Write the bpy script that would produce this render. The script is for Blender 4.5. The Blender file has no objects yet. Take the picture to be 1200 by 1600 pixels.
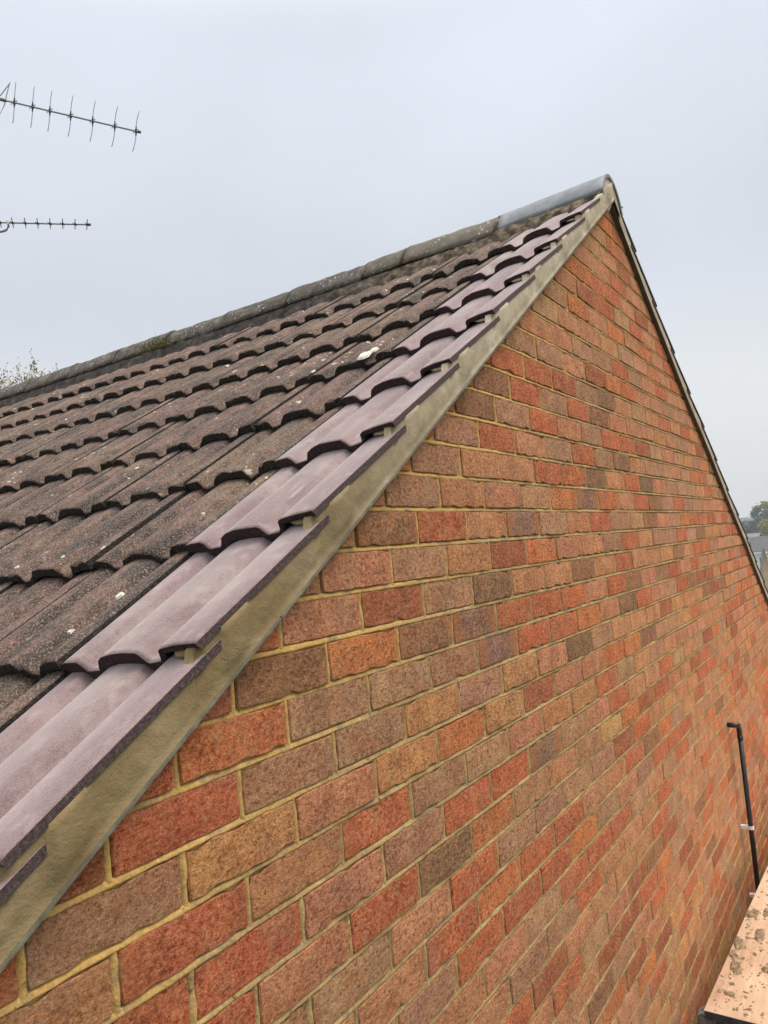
import bpy, bmesh, math, random
from mathutils import Vector, Matrix, noise
from bisect import bisect_right

random.seed(11)
S = bpy.context.scene
COL = S.collection

# ------------------------------------------------------------------ camera
CAM = Vector((-1.1438, -0.8063, -0.0557))
cam = bpy.data.cameras.new('camera')
cam.sensor_fit = 'VERTICAL'
cam.sensor_height = 32.0
cam.lens = 32.0 * 1193.5 / 1600.0
cam.clip_start = 0.02
cam.clip_end = 5000
co = bpy.data.objects.new('camera', cam)
rt = Vector((0.545769, -0.83333, -0.087734))
dn = Vector((0.001359, 0.105583, -0.99441))
fw = Vector((0.837935, 0.542598, 0.058756))
M = Matrix((rt, -dn, -fw)).transposed().to_4x4()
M.translation = CAM
co.matrix_world = M
COL.objects.link(co)
S.camera = co

# ------------------------------------------------------------------ sky
SUN_AZ, SUN_EL = (0.30, -0.78), 57.0
w = bpy.data.worlds.new('World')
S.world = w
w.use_nodes = True
nt = w.node_tree
nt.nodes.clear()
N = nt.nodes.new
out = N('ShaderNodeOutputWorld')
bg = N('ShaderNodeBackground')
sky = N('ShaderNodeTexSky')
sky.sky_type = 'NISHITA'
sky.sun_disc = False
sky.sun_elevation = math.radians(SUN_EL)
sky.sun_rotation = math.atan2(SUN_AZ[0], SUN_AZ[1])
sky.dust_density = 4
tc = N('ShaderNodeTexCoord')
sep = N('ShaderNodeSeparateXYZ')
nt.links.new(tc.outputs['Generated'], sep.inputs[0])
# overcast cloud deck: pale near the horizon, softly brighter high up
ramp = N('ShaderNodeValToRGB')
ramp.color_ramp.interpolation = 'EASE'
els = ramp.color_ramp.elements
els[0].position = 0.0; els[0].color = (0.60, 0.605, 0.595, 1)
els[1].position = 1.0; els[1].color = (2.6, 2.6, 2.5, 1)
e = els.new(0.16); e.color = (0.565, 0.58, 0.585, 1)
e = els.new(0.32); e.color = (0.515, 0.545, 0.60, 1)
e = els.new(0.58); e.color = (0.58, 0.625, 0.69, 1)
e = els.new(0.74); e.color = (1.20, 1.22, 1.24, 1)
nt.links.new(sep.outputs[2], ramp.inputs[0])
nz = N('ShaderNodeTexNoise')
nz.inputs['Scale'].default_value = 2.1
nz.inputs['Detail'].default_value = 3.0
nz.inputs['Roughness'].default_value = 0.45
mp = N('ShaderNodeMapping')
mp.inputs['Scale'].default_value = (1, 1, 1.9)
nt.links.new(tc.outputs['Generated'], mp.inputs[0])
nt.links.new(mp.outputs[0], nz.inputs['Vector'])
mr = N('ShaderNodeMapRange')
mr.inputs['From Min'].default_value = 0.3
mr.inputs['From Max'].default_value = 0.7
mr.inputs['To Min'].default_value = 0.93
mr.inputs['To Max'].default_value = 1.07
nt.links.new(nz.outputs[0], mr.inputs[0])
vm = N('ShaderNodeVectorMath'); vm.operation = 'SCALE'
nt.links.new(ramp.outputs[0], vm.inputs[0])
nt.links.new(mr.outputs[0], vm.inputs['Scale'])
vs = N('ShaderNodeVectorMath'); vs.operation = 'SCALE'
vs.inputs['Scale'].default_value = 0.10
nt.links.new(sky.outputs[0], vs.inputs[0])
mx = N('ShaderNodeMix'); mx.data_type = 'RGBA'
mx.inputs[0].default_value = 0.93
nt.links.new(vs.outputs[0], mx.inputs[6])
nt.links.new(vm.outputs[0], mx.inputs[7])
nt.links.new(mx.outputs[2], bg.inputs[0])
bg.inputs[1].default_value = 1.0
nt.links.new(bg.outputs[0], out.inputs[0])

sun = bpy.data.lights.new('sun', 'SUN')
sun.energy = 1.5
sun.angle = math.radians(28)
sun.color = (1.0, 0.93, 0.82)
so = bpy.data.objects.new('sun', sun)
h = math.cos(math.radians(SUN_EL)) / math.hypot(*SUN_AZ)
sd = Vector((SUN_AZ[0] * h, SUN_AZ[1] * h, math.sin(math.radians(SUN_EL))))
so.rotation_euler = sd.to_track_quat('Z', 'Y').to_euler()
so.location = (-3, -4, 8)
COL.objects.link(so)

S.view_settings.view_transform = 'Standard'
S.view_settings.look = 'None'
S.view_settings.exposure = 0.50
S.view_settings.gamma = 1.0
S.view_settings.use_curve_mapping = False
S.render.engine = 'CYCLES'
S.cycles.volume_bounces = 0
S.cycles.volume_step_rate = 8
S.cycles.max_bounces = 6

# ------------------------------------------------------------------ helpers
def link(name, me, parent=None, **props):
    o = bpy.data.objects.new(name, me)
    COL.objects.link(o)
    if parent is not None:
        o.parent = parent
    for k, v in props.items():
        o[k] = v
    return o

def empty(name, loc=(0, 0, 0), parent=None, **props):
    o = bpy.data.objects.new(name, None)
    o.location = loc
    o.empty_display_size = 0.1
    COL.objects.link(o)
    if parent is not None:
        o.parent = parent
    for k, v in props.items():
        o[k] = v
    return o

def mesh_of(bm, name, mats, smooth=False):
    me = bpy.data.meshes.new(name)
    bmesh.ops.recalc_face_normals(bm, faces=bm.faces)
    bm.to_mesh(me)
    bm.free()
    for m in (mats if isinstance(mats, (list, tuple)) else [mats]):
        me.materials.append(m)
    if smooth:
        for p in me.polygons:
            p.use_smooth = True
    return me

def add_box(bm, x0, x1, y0, y1, z0, z1, mi=0):
    vs = [bm.verts.new(c) for c in ((x0, y0, z0), (x1, y0, z0), (x1, y1, z0), (x0, y1, z0),
                                    (x0, y0, z1), (x1, y0, z1), (x1, y1, z1), (x0, y1, z1))]
    for f in ((0, 3, 2, 1), (4, 5, 6, 7), (0, 1, 5, 4), (1, 2, 6, 5), (2, 3, 7, 6), (3, 0, 4, 7)):
        bm.faces.new([vs[i] for i in f]).material_index = mi

def add_prism(bm, poly, y0, y1, mi=0):
    a = [bm.verts.new((x, y0, z)) for x, z in poly]
    b = [bm.verts.new((x, y1, z)) for x, z in poly]
    bm.faces.new(a).material_index = mi
    bm.faces.new(list(reversed(b))).material_index = mi
    for i in range(len(poly)):
        j = (i + 1) % len(poly)
        bm.faces.new((a[j], a[i], b[i], b[j])).material_index = mi

def add_tube(bm, pts, r, seg=8, r1=None, cap=True):
    pts = [Vector(p) for p in pts]
    rings = []
    n = len(pts)
    for k, p in enumerate(pts):
        d = (pts[min(k + 1, n - 1)] - pts[max(k - 1, 0)]).normalized()
        ref = Vector((0, 0, 1)) if abs(d.z) < 0.9 else Vector((1, 0, 0))
        u = d.cross(ref).normalized()
        v = d.cross(u)
        rr = r if r1 is None else r + (r1 - r) * k / max(1, n - 1)
        rings.append([bm.verts.new(p + (u * math.cos(2 * math.pi * i / seg) + v * math.sin(2 * math.pi * i / seg)) * rr)
                      for i in range(seg)])
    for a, b in zip(rings, rings[1:]):
        for i in range(seg):
            bm.faces.new((a[i], a[(i + 1) % seg], b[(i + 1) % seg], b[i]))
    if cap:
        bm.faces.new(list(reversed(rings[0])))
        bm.faces.new(rings[-1])

def interp(tab, x):
    xs = [t[0] for t in tab]
    i = max(1, min(len(tab) - 1, bisect_right(xs, x)))
    (xa, za), (xb, zb) = tab[i - 1], tab[i]
    return za + (zb - za) * (x - xa) / (xb - xa)

# ------------------------------------------------------------------ node helpers
class Mat:
    def __init__(s, name, rough=0.8, spec=0.4):
        s.m = bpy.data.materials.new(name)
        s.m.use_nodes = True
        s.t = s.m.node_tree
        s.b = s.t.nodes['Principled BSDF']
        s.b.inputs['Roughness'].default_value = rough
        s.b.inputs['Specular IOR Level'].default_value = spec
        s.geo = s.n('ShaderNodeNewGeometry')
    def n(s, k): return s.t.nodes.new(k)
    def l(s, a, b): s.t.links.new(a, b)
    @property
    def pos(s): return s.geo.outputs['Position']
    def noise(s, scale, detail=4, rough=0.6, vec=None, stretch=None):
        x = s.n('ShaderNodeTexNoise')
        x.inputs['Scale'].default_value = scale
        x.inputs['Detail'].default_value = detail
        x.inputs['Roughness'].default_value = rough
        v = s.pos if vec is None else vec
        if stretch:
            m = s.n('ShaderNodeMapping')
            m.inputs['Scale'].default_value = stretch
            s.l(v, m.inputs[0])
            v = m.outputs[0]
        s.l(v, x.inputs['Vector'])
        return x.outputs[0]
    def voro(s, scale, feature='F1', rnd=1.0, vec=None):
        x = s.n('ShaderNodeTexVoronoi')
        x.feature = feature
        x.inputs['Scale'].default_value = scale
        x.inputs['Randomness'].default_value = rnd
        s.l(s.pos if vec is None else vec, x.inputs['Vector'])
        return x.outputs[0]
    def rng(s, v, a, b, c=0.0, d=1.0):
        x = s.n('ShaderNodeMapRange')
        for k, q in zip(('From Min', 'From Max', 'To Min', 'To Max'), (a, b, c, d)):
            x.inputs[k].default_value = q
        s.l(v, x.inputs[0])
        return x.outputs[0]
    def math(s, op, a, b=None):
        x = s.n('ShaderNodeMath'); x.operation = op
        for i, q in enumerate((a, b)):
            if q is None: continue
            if isinstance(q, (int, float)): x.inputs[i].default_value = q
            else: s.l(q, x.inputs[i])
        return x.outputs[0]
    def mix(s, f, a, b, blend='MIX'):
        x = s.n('ShaderNodeMix'); x.data_type = 'RGBA'; x.blend_type = blend
        for i, q in ((0, f), (6, a), (7, b)):
            if isinstance(q, (int, float)): x.inputs[i].default_value = q
            elif isinstance(q, tuple): x.inputs[i].default_value = (*q[:3], 1)
            else: s.l(q, x.inputs[i])
        return x.outputs[2]
    def ramp(s, v, stops):
        x = s.n('ShaderNodeValToRGB')
        el = x.color_ramp.elements
        el[0].position, el[0].color = stops[0][0], (*stops[0][1], 1)
        el[1].position, el[1].color = stops[-1][0], (*stops[-1][1], 1)
        for p, c in stops[1:-1]:
            e = el.new(p); e.color = (*c, 1)
        s.l(v, x.inputs[0])
        return x.outputs[0]
    def color(s, c):
        if isinstance(c, tuple): s.b.inputs['Base Color'].default_value = (*c, 1)
        else: s.l(c, s.b.inputs['Base Color'])
    def rough(s, v): s.l(v, s.b.inputs['Roughness'])
    def bump(s, hgt, dist, strength=1.0, prev=None):
        x = s.n('ShaderNodeBump')
        x.inputs['Strength'].default_value = strength
        x.inputs['Distance'].default_value = dist
        s.l(hgt, x.inputs['Height'])
        if prev is not None: s.l(prev, x.inputs['Normal'])
        s.l(x.outputs[0], s.b.inputs['Normal'])
        return x.outputs[0]

def plain(name, c, rough=0.6, metal=0.0, var=0.15, scale=20, spec=0.4, bump=0.0):
    m = Mat(name, rough, spec)
    m.b.inputs['Metallic'].default_value = metal
    n = m.noise(scale, 4)
    f = m.rng(n, 0.3, 0.7, 1 - var, 1 + var)
    v = m.n('ShaderNodeVectorMath'); v.operation = 'SCALE'
    v.inputs[0].default_value = c
    m.l(f, v.inputs['Scale'])
    m.color(v.outputs[0])
    if bump: m.bump(n, bump)
    return m.m

# brick: tint comes from the object colour (single bricks) or the "tint" attribute (joined bricks)
def brick_material(joined):
    m = Mat('joined_brick' if joined else 'brick', 0.92, 0.2)
    if joined:
        a = m.n('ShaderNodeAttribute'); a.attribute_name = 'tint'
        tint, ends = a.outputs['Color'], None
    else:
        a = m.n('ShaderNodeObjectInfo')
        tint, ends = a.outputs['Color'], a.outputs['Alpha']
    uv = m.n('ShaderNodeUVMap')
    sp = m.n('ShaderNodeSeparateXYZ'); m.l(uv.outputs[0], sp.inputs[0])
    # creased wire-cut face: fine grain, dark pits, pale sand grains
    crease = m.noise(125, 6, 0.80, stretch=(0.75, 1, 1.0))
    fine = m.noise(620, 3, 0.6)
    blot = m.noise(16, 4, 0.6)
    tint = m.mix(m.rng(m.noise(11, 4, 0.6), 0.50, 0.72, 0.0, 0.50), tint, (0.33, 0.165, 0.090))
    tint = m.mix(m.rng(m.noise(13, 3, 0.6, stretch=(1, 1, 1.7)), 0.50, 0.70, 0.0, 0.50), tint, (0.64, 0.245, 0.105))
    tint = m.mix(m.rng(m.noise(24, 4, 0.65, stretch=(1.3, 1, 0.8)), 0.56, 0.74, 0.0, 0.40), tint, (0.62, 0.40, 0.24))
    c = m.mix(m.rng(blot, 0.35, 0.7), m.mix(1.0, tint, (0.80, 0.70, 0.70), 'MULTIPLY'),
              m.mix(1.0, tint, (1.22, 1.28, 1.22), 'MULTIPLY'))
    sand = m.rng(crease, 0.50, 0.60)
    c = m.mix(m.math('MULTIPLY', sand, 0.62), c, m.mix(0.5, m.mix(1.0, tint, (1.5, 1.75, 1.7), 'MULTIPLY'), (0.56, 0.38, 0.23)))
    pit = m.rng(crease, 0.47, 0.39)
    c = m.mix(m.math('MULTIPLY', pit, 0.80), c, m.mix(1.0, tint, (0.34, 0.26, 0.26), 'MULTIPLY'))
    g2 = m.noise(330, 4, 0.75)
    c = m.mix(m.rng(g2, 0.52, 0.62, 0.0, 0.50), c, m.mix(1.0, c, (1.55, 1.6, 1.5), 'MULTIPLY'))
    c = m.mix(m.rng(g2, 0.47, 0.39, 0.0, 0.60), c, m.mix(1.0, c, (0.40, 0.34, 0.34), 'MULTIPLY'))
    speck = m.rng(m.noise(210, 2, 0.5), 0.69, 0.74)
    c = m.mix(m.math('MULTIPLY', speck, 0.6), c, (0.55, 0.48, 0.40))
    # edge distance, used for kiss marks at the ends and for mortar smeared on the arrises
    eu = m.math('MULTIPLY', m.math('SUBTRACT', 0.5, m.math('ABSOLUTE', m.math('SUBTRACT', sp.outputs[0], 0.5))), 0.215)
    ev = m.math('MULTIPLY', m.math('SUBTRACT', 0.5, m.math('ABSOLUTE', m.math('SUBTRACT', sp.outputs[1], 0.5))), 0.065)
    ed = m.math('MINIMUM', eu, ev)
    if ends is not None:
        en = m.math('ADD', eu, m.math('MULTIPLY', m.math('SUBTRACT', m.noise(22, 4), 0.5), 0.11))
        f = m.math('MULTIPLY', m.math('MULTIPLY', m.rng(en, 0.050, 0.012), 0.75), m.math('SUBTRACT', 1.0, ends))
        c = m.mix(f, c, (0.52, 0.19, 0.075))
    sm = m.noise(38, 5, 0.65)
    lim = m.rng(sm, 0.45, 0.72, -0.002, 0.0085)
    f = m.rng(m.math('SUBTRACT', lim, ed), 0.0, 0.003)
    c = m.mix(m.math('MULTIPLY', f, 0.75), c, (0.43, 0.27, 0.105))
    bloom = m.rng(m.noise(5.5, 6, 0.7), 0.54, 0.74)
    c = m.mix(m.math('MULTIPLY', bloom, 0.20), c, (0.66, 0.44, 0.30))
    dirt = m.rng(m.noise(3.1, 3), 0.50, 0.72)
    c = m.mix(m.math('MULTIPLY', dirt, 0.16), c, (0.30, 0.18, 0.09))
    m.color(c)
    ridged = m.math('ABSOLUTE', m.math('SUBTRACT', m.noise(55, 4, 0.6, stretch=(0.8, 1, 1.2)), 0.5))
    n0 = m.bump(m.rng(ridged, 0.0, 0.06), 0.0016, 0.8)
    n1 = m.bump(crease, 0.0075, 1.0, n0)
    m.bump(fine, 0.0012, 0.8, n1)
    return m.m

def mortar_material():
    m = Mat('yellow_mortar', 0.95, 0.15)
    n = m.noise(9, 5, 0.6)
    g = m.noise(160, 5, 0.7)
    c = m.ramp(n, [(0.30, (0.31, 0.215, 0.105)), (0.5, (0.52, 0.35, 0.165)), (0.7, (0.70, 0.48, 0.23))])
    # the newer, yellower pointing of the cut bricks that follows the verge
    sp = m.n('ShaderNodeSeparateXYZ'); m.l(m.pos, sp.inputs[0])
    d = m.math('SUBTRACT', m.math('MULTIPLY', sp.outputs[0], 0.646), sp.outputs[2])
    new = m.rng(m.math('ADD', d, m.math('MULTIPLY', m.math('SUBTRACT', m.noise(5, 3), 0.5), 0.5)), 0.42, 0.12)
    c = m.mix(m.math('MULTIPLY', new, 0.75), c, (0.82, 0.50, 0.17))
    c = m.mix(m.rng(g, 0.38, 0.7, 0.0, 0.5), m.mix(1.0, c, (0.62, 0.60, 0.55), 'MULTIPLY'), m.mix(1.0, c, (1.25, 1.25, 1.2), 'MULTIPLY'))
    pits = m.rng(m.noise(75, 3), 0.36, 0.28)
    c = m.mix(m.math('MULTIPLY', pits, 0.8), c, (0.07, 0.055, 0.03))
    m.color(c)
    c = m.mix(m.rng(m.noise(130, 2), 0.70, 0.75, 0.0, 0.8), c, (0.72, 0.66, 0.54))
    c2 = m.rng(m.noise(17, 5, 0.65), 0.52, 0.68, 0.0, 0.80)
    m.color(m.mix(c2, c, (0.215, 0.170, 0.110)))
    a = m.bump(m.noise(70, 5, 0.65), 0.003, 1.0)
    m.bump(g, 0.0016, 0.9, a)
    return m.m

def tile_old_material():
    m = Mat('weathered_tile', 0.93, 0.25)
    grain = m.noise(260, 4, 0.78)
    mid = m.noise(26, 5, 0.65)
    streak = m.noise(7, 4, 0.6, stretch=(0.55, 2.4, 0.55))
    oi = m.n('ShaderNodeObjectInfo')
    base = m.ramp(mid, [(0.30, (0.036, 0.028, 0.026)), (0.46, (0.110, 0.068, 0.056)), (0.58, (0.175, 0.108, 0.083)), (0.75, (0.27, 0.18, 0.135))])
    base = m.mix(m.rng(oi.outputs['Random'], 0.0, 1.0, 0.0, 0.45), base, (0.155, 0.090, 0.078))
    base = m.mix(m.rng(streak, 0.48, 0.60, 0.0, 0.85), base, (0.040, 0.034, 0.032))
    base = m.mix(m.rng(m.noise(3.0, 4), 0.50, 0.68, 0.0, 0.55), base, (0.21, 0.150, 0.088))
    base = m.mix(m.rng(m.noise(9, 6, 0.7), 0.52, 0.62, 0.0, 0.80), base, (0.040, 0.034, 0.032))
    base = m.mix(m.rng(grain, 0.52, 0.64, 0.0, 0.75), base, (0.42, 0.32, 0.25))
    base = m.mix(m.rng(grain, 0.47, 0.38, 0.0, 0.85), base, (0.030, 0.024, 0.022))
    # pale lichen: small specks and a few rosettes
    wob = m.n('ShaderNodeVectorMath'); wob.operation = 'ADD'
    nn = m.n('ShaderNodeTexNoise'); nn.inputs['Scale'].default_value = 60
    m.l(m.pos, nn.inputs['Vector'])
    sc = m.n('ShaderNodeVectorMath'); sc.operation = 'SCALE'; sc.inputs['Scale'].default_value = 0.02
    m.l(nn.outputs['Color'], sc.inputs[0]); m.l(m.pos, wob.inputs[0]); m.l(sc.outputs[0], wob.inputs[1])
    patch = m.rng(m.noise(4.2, 4, 0.65), 0.50, 0.60)
    for scale, rad, col, amt in ((26, 0.17, (0.70, 0.68, 0.60), 0.95), (62, 0.17, (0.58, 0.54, 0.46), 0.85), (11, 0.115, (0.66, 0.64, 0.54), 0.9)):
        v = m.voro(scale, vec=wob.outputs[0])
        f = m.rng(v, rad, rad * 0.72)
        f = m.math('MULTIPLY', m.math('MULTIPLY', f, patch), m.rng(m.noise(90, 3), 0.34, 0.5, 0.3, 1.0))
        base = m.mix(m.math('MULTIPLY', f, amt), base, col)
    m.color(base)
    a = m.bump(grain, 0.0028, 1.0)
    m.bump(mid, 0.004, 0.6, a)
    return m.m

def tile_new_material():
    m = Mat('mauve_tile_face', 0.48, 0.5)
    grain = m.noise(420, 3, 0.6)
    soft = m.noise(6.5, 4, 0.55, stretch=(0.6, 2.2, 0.6))
    c = m.ramp(soft, [(0.3, (0.110, 0.062, 0.064)), (0.5, (0.155, 0.093, 0.094)), (0.72, (0.25, 0.170, 0.162))])
    c = m.mix(m.rng(m.noise(38, 4), 0.54, 0.72, 0.0, 0.40), c, (0.38, 0.29, 0.27))
    scr = m.rng(m.noise(30, 2, 0.5, stretch=(0.22, 3.2, 0.22)), 0.68, 0.73)
    c = m.mix(m.math('MULTIPLY', scr, 0.30), c, (0.55, 0.46, 0.43))
    c = m.mix(m.rng(grain, 0.40, 0.60, 0.0, 0.35), c, (0.33, 0.24, 0.23))
    c = m.mix(m.rng(grain, 0.66, 0.72, 0.0, 0.5), c, (0.14, 0.09, 0.10))
    m.color(c)
    m.rough(m.rng(soft, 0.3, 0.7, 0.78, 0.62))
    c = m.mix(m.rng(m.noise(2.4, 6, 0.7), 0.50, 0.66, 0.0, 0.55), c, (0.36, 0.29, 0.26))
    c = m.mix(m.rng(m.noise(95, 4, 0.7), 0.58, 0.66, 0.0, 0.5), c, (0.095, 0.060, 0.062))
    m.color(c)
    m.b.inputs['Sheen Weight'].default_value = 0.50
    m.b.inputs['Sheen Roughness'].default_value = 0.42
    m.b.inputs['Sheen Tint'].default_value = (1.0, 0.90, 0.90, 1)
    m.bump(grain, 0.0012, 0.9)
    return m.m

def rough_edge_material(name, dark, mid, pale):
    m = Mat(name, 0.92, 0.25)
    g = m.noise(190, 5, 0.75)
    c = m.ramp(g, [(0.30, dark), (0.52, mid), (0.72, pale)])
    m.color(c)
    m.bump(g, 0.004, 1.0)
    return m.m

def verge_mortar_material():
    m = Mat('trowelled_mortar', 0.88, 0.2)
    n = m.noise(11, 5, 0.6)
    sm = m.noise(17, 4, 0.6, stretch=(0.5, 1, 3.0))
    c = m.ramp(n, [(0.3, (0.185, 0.130, 0.062)), (0.5, (0.235, 0.170, 0.085)), (0.72, (0.31, 0.232, 0.128))])
    sp = m.n('ShaderNodeSeparateXYZ'); m.l(m.pos, sp.inputs[0])
    # painted light along the run: olive at the low end, pale towards the ridge
    lit_run = m.rng(m.math('ADD', sp.outputs[0], m.math('MULTIPLY', m.math('SUBTRACT', m.noise(6, 3), 0.5), 0.9)), -0.35, 0.75)
    c = m.mix(lit_run, c, m.ramp(n, [(0.3, (0.32, 0.26, 0.18)), (0.5, (0.42, 0.35, 0.255)), (0.72, (0.55, 0.48, 0.37))]))
    c = m.mix(m.rng(sm, 0.60, 0.72, 0.0, 0.16), c, (0.50, 0.42, 0.28))
    c = m.mix(m.rng(m.noise(8, 5, 0.65), 0.58, 0.75, 0.0, 0.5), c, (0.17, 0.135, 0.085))
    c = m.mix(m.rng(m.noise(170, 2), 0.70, 0.76, 0.0, 0.7), c, (0.07, 0.06, 0.04))
    m.color(c)
    a = m.bump(m.noise(30, 5, 0.62), 0.005, 0.8)
    m.bump(m.noise(330, 3), 0.0010, 0.9, a)
    return m.m

def bedding_material():
    m = Mat('ridge_bedding', 0.95, 0.2)
    n = m.noise(24, 5, 0.65)
    c = m.ramp(n, [(0.38, (0.035, 0.027, 0.021)), (0.52, (0.115, 0.085, 0.058)), (0.68, (0.26, 0.205, 0.14))])
    sp = m.n('ShaderNodeSeparateXYZ'); m.l(m.pos, sp.inputs[0])
    old = m.rng(m.math('ADD', sp.outputs[1], m.math('MULTIPLY', m.math('SUBTRACT', m.noise(4, 3), 0.5), 0.6)), 0.7, 1.5)
    c = m.mix(old, c, m.ramp(n, [(0.3, (0.022, 0.020, 0.018)), (0.55, (0.075, 0.062, 0.055)), (0.75, (0.16, 0.14, 0.115))]))
    m.color(c)
    m.bump(m.noise(60, 5, 0.7), 0.008, 1.0)
    return m.m

def ridge_material():
    m = Mat('weathered_ridge', 0.92, 0.25)
    n = m.noise(18, 5, 0.65)
    g = m.noise(240, 4, 0.7)
    c = m.ramp(n, [(0.3, (0.030, 0.026, 0.024)), (0.5, (0.082, 0.068, 0.058)), (0.72, (0.19, 0.165, 0.14))])
    c = m.mix(m.rng(g, 0.5, 0.66, 0.0, 0.45), c, (0.34, 0.30, 0.26))
    sp = m.n('ShaderNodeSeparateXYZ'); m.l(m.pos, sp.inputs[0])
    ol = m.rng(sp.outputs[1], 1.2, 0.85)
    c = m.mix(m.math('MULTIPLY', ol, 0.45), c, (0.22, 0.195, 0.145))
    v = m.voro(42)
    f = m.math('MULTIPLY', m.rng(v, 0.22, 0.15), m.rng(m.noise(7, 2), 0.45, 0.6))
    c = m.mix(m.math('MULTIPLY', f, 0.85), c, (0.62, 0.60, 0.55))
    m.color(c)
    m.bump(n, 0.01, 0.8, m.bump(g, 0.002, 1.0))
    return m.m

def new_ridge_material():
    m = Mat('new_grey_ridge', 0.55, 0.4)
    n = m.noise(14, 4, 0.6)
    c = m.ramp(n, [(0.3, (0.115, 0.122, 0.135)), (0.5, (0.165, 0.175, 0.190)), (0.72, (0.24, 0.25, 0.265))])
    c = m.mix(m.rng(m.noise(90, 3), 0.62, 0.72, 0.0, 0.4), c, (0.42, 0.42, 0.42))
    m.color(c)
    m.bump(m.noise(300, 3), 0.0006, 0.7)
    return m.m

def plywood_material():
    m = Mat('shuttering_plywood', 0.6, 0.35)
    g = m.noise(9, 5, 0.6, stretch=(0.35, 6.0, 1))
    bl = m.noise(2.6, 3)
    c = m.ramp(g, [(0.3, (0.40, 0.23, 0.14)), (0.5, (0.52, 0.32, 0.20)), (0.75, (0.62, 0.41, 0.27))])
    c = m.mix(m.rng(bl, 0.4, 0.65), c, m.mix(0.6, c, (0.74, 0.55, 0.36)))
    v = m.voro(70)
    f = m.math('MULTIPLY', m.rng(v, 0.22, 0.12), m.rng(m.noise(11, 2), 0.5, 0.62))
    c = m.mix(m.math('MULTIPLY', f, 0.8), c, (0.22, 0.13, 0.07))
    c = m.mix(m.rng(m.noise(120, 4, 0.7), 0.60, 0.68, 0.0, 0.7), c, (0.26, 0.155, 0.085))
    m.color(c)
    m.bump(g, 0.0008, 0.6)
    return m.m

M_brick, M_brickj = brick_material(False), brick_material(True)
M_mortar = mortar_material()
M_told, M_tnew = tile_old_material(), tile_new_material()
M_toldedge = rough_edge_material('weathered_tile_edge', (0.010, 0.009, 0.008), (0.036, 0.030, 0.027), (0.13, 0.11, 0.09))
M_tnewedge = rough_edge_material('mauve_tile_raw_edge', (0.022, 0.012, 0.014), (0.055, 0.031, 0.036), (0.11, 0.072, 0.076))
M_tnewside = rough_edge_material('mauve_tile_side', (0.045, 0.029, 0.030), (0.085, 0.056, 0.057), (0.17, 0.125, 0.12))
M_vm = verge_mortar_material()
M_bed = bedding_material()
M_ridge, M_ridgenew = ridge_material(), new_ridge_material()
M_ply = plywood_material()
M_ucl = plain('fibre_cement', (0.145, 0.135, 0.10), 0.9, var=0.45, scale=35, bump=0.002)
M_uclshade = plain('shaded_fibre_cement', (0.075, 0.058, 0.042), 0.9, var=0.35, scale=30)  # shade under the far overhang put into a darker fibre cement colour
M_clip = plain('white_plastic', (0.75, 0.75, 0.72), 0.4, var=0.05)
M_pipe = plain('black_plastic', (0.012, 0.010, 0.011), 0.32, var=0.2, spec=0.5)
M_alu = plain('dull_aluminium', (0.26, 0.27, 0.28), 0.45, 0.6, var=0.15, scale=60)
M_rod = plain('antenna_rod', (0.20, 0.19, 0.20), 0.5, 0.5, var=0.1)
M_blk = plain('black_clip', (0.03, 0.035, 0.035), 0.5, var=0.2)
M_steel = plain('galvanised_steel', (0.20, 0.22, 0.25), 0.5, 0.7, var=0.3, scale=30)
M_band = plain('board_end_band', (0.05, 0.055, 0.075), 0.55, 0.4, var=0.4, scale=30)
M_drop = plain('dried_mortar', (0.24, 0.165, 0.095), 0.95, var=0.65, scale=60, bump=0.004)
M_felt = plain('roof_underlay', (0.03, 0.03, 0.03), 0.9)

# ------------------------------------------------------------------ house
XL, XR, ZG = -2.25, 6.25, -6.4
def zl(x): return 0.0335 + 0.645 * x                     # underside of the verge strip, near slope
RTAB = [(1.985, 1.314), (2.27, 1.135), (2.525, 0.972), (2.709, 0.866), (2.964, 0.712), (3.128, 0.614), (3.524, 0.405),
        (4.052, 0.090), (4.193, 0.010), (4.566, -0.185), (4.8, -0.335), (5.146, -0.536), (7.0, -1.60)]
def zr(x): return interp(RTAB, x)                        # far slope
def ztop(x): return zl(x) if x < 1.985 else zr(x)

house = empty('brick_house', (2.0, 0, ZG),
              label='red brick house gable with brown interlocking tile roof and freshly mortared verge',
              category='house')
HL = Vector((2.0, 0, ZG))
def hpart(name, me, parent=house, off=HL, **kw):
    o = link(name, me, parent, **kw)
    if parent is house:
        o.location = -off
    return o

# gable wall: mortar body that the bricks sit in
bm = bmesh.new()
MY = 0.0065
nx = 60
top = [(XL + (1.985 - XL) * i / nx, 0) for i in range(nx)] + [(1.985 + (XR - 1.985) * i / 30, 0) for i in range(31)]
poly = [(XL, ZG)] + [(XR, ZG)] + [(x, ztop(x) - 0.002) for x, _ in reversed(top)]
add_prism(bm, poly, MY, 0.10)
gable = hpart('gable_wall', mesh_of(bm, 'gable_wall', M_mortar))
gable['label'] = 'red brick gable wall with yellow mortar joints'

# other walls of the house, simple but solid
for nm, bx in (('side_wall', (XL, XL + 0.22, 0.22, 9.0)), ('side_wall', (XR - 0.22, XR, 0.22, 9.0)), ('rear_wall', (XL, XR, 9.0, 9.22))):
    bm = bmesh.new()
    add_box(bm, bx[0], bx[1], bx[2], bx[3], ZG, zl(XL) - 0.02)
    hpart(nm, mesh_of(bm, nm, plain('far_brickwork', (0.30, 0.14, 0.09), 0.9, var=0.3, scale=9)))

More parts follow.
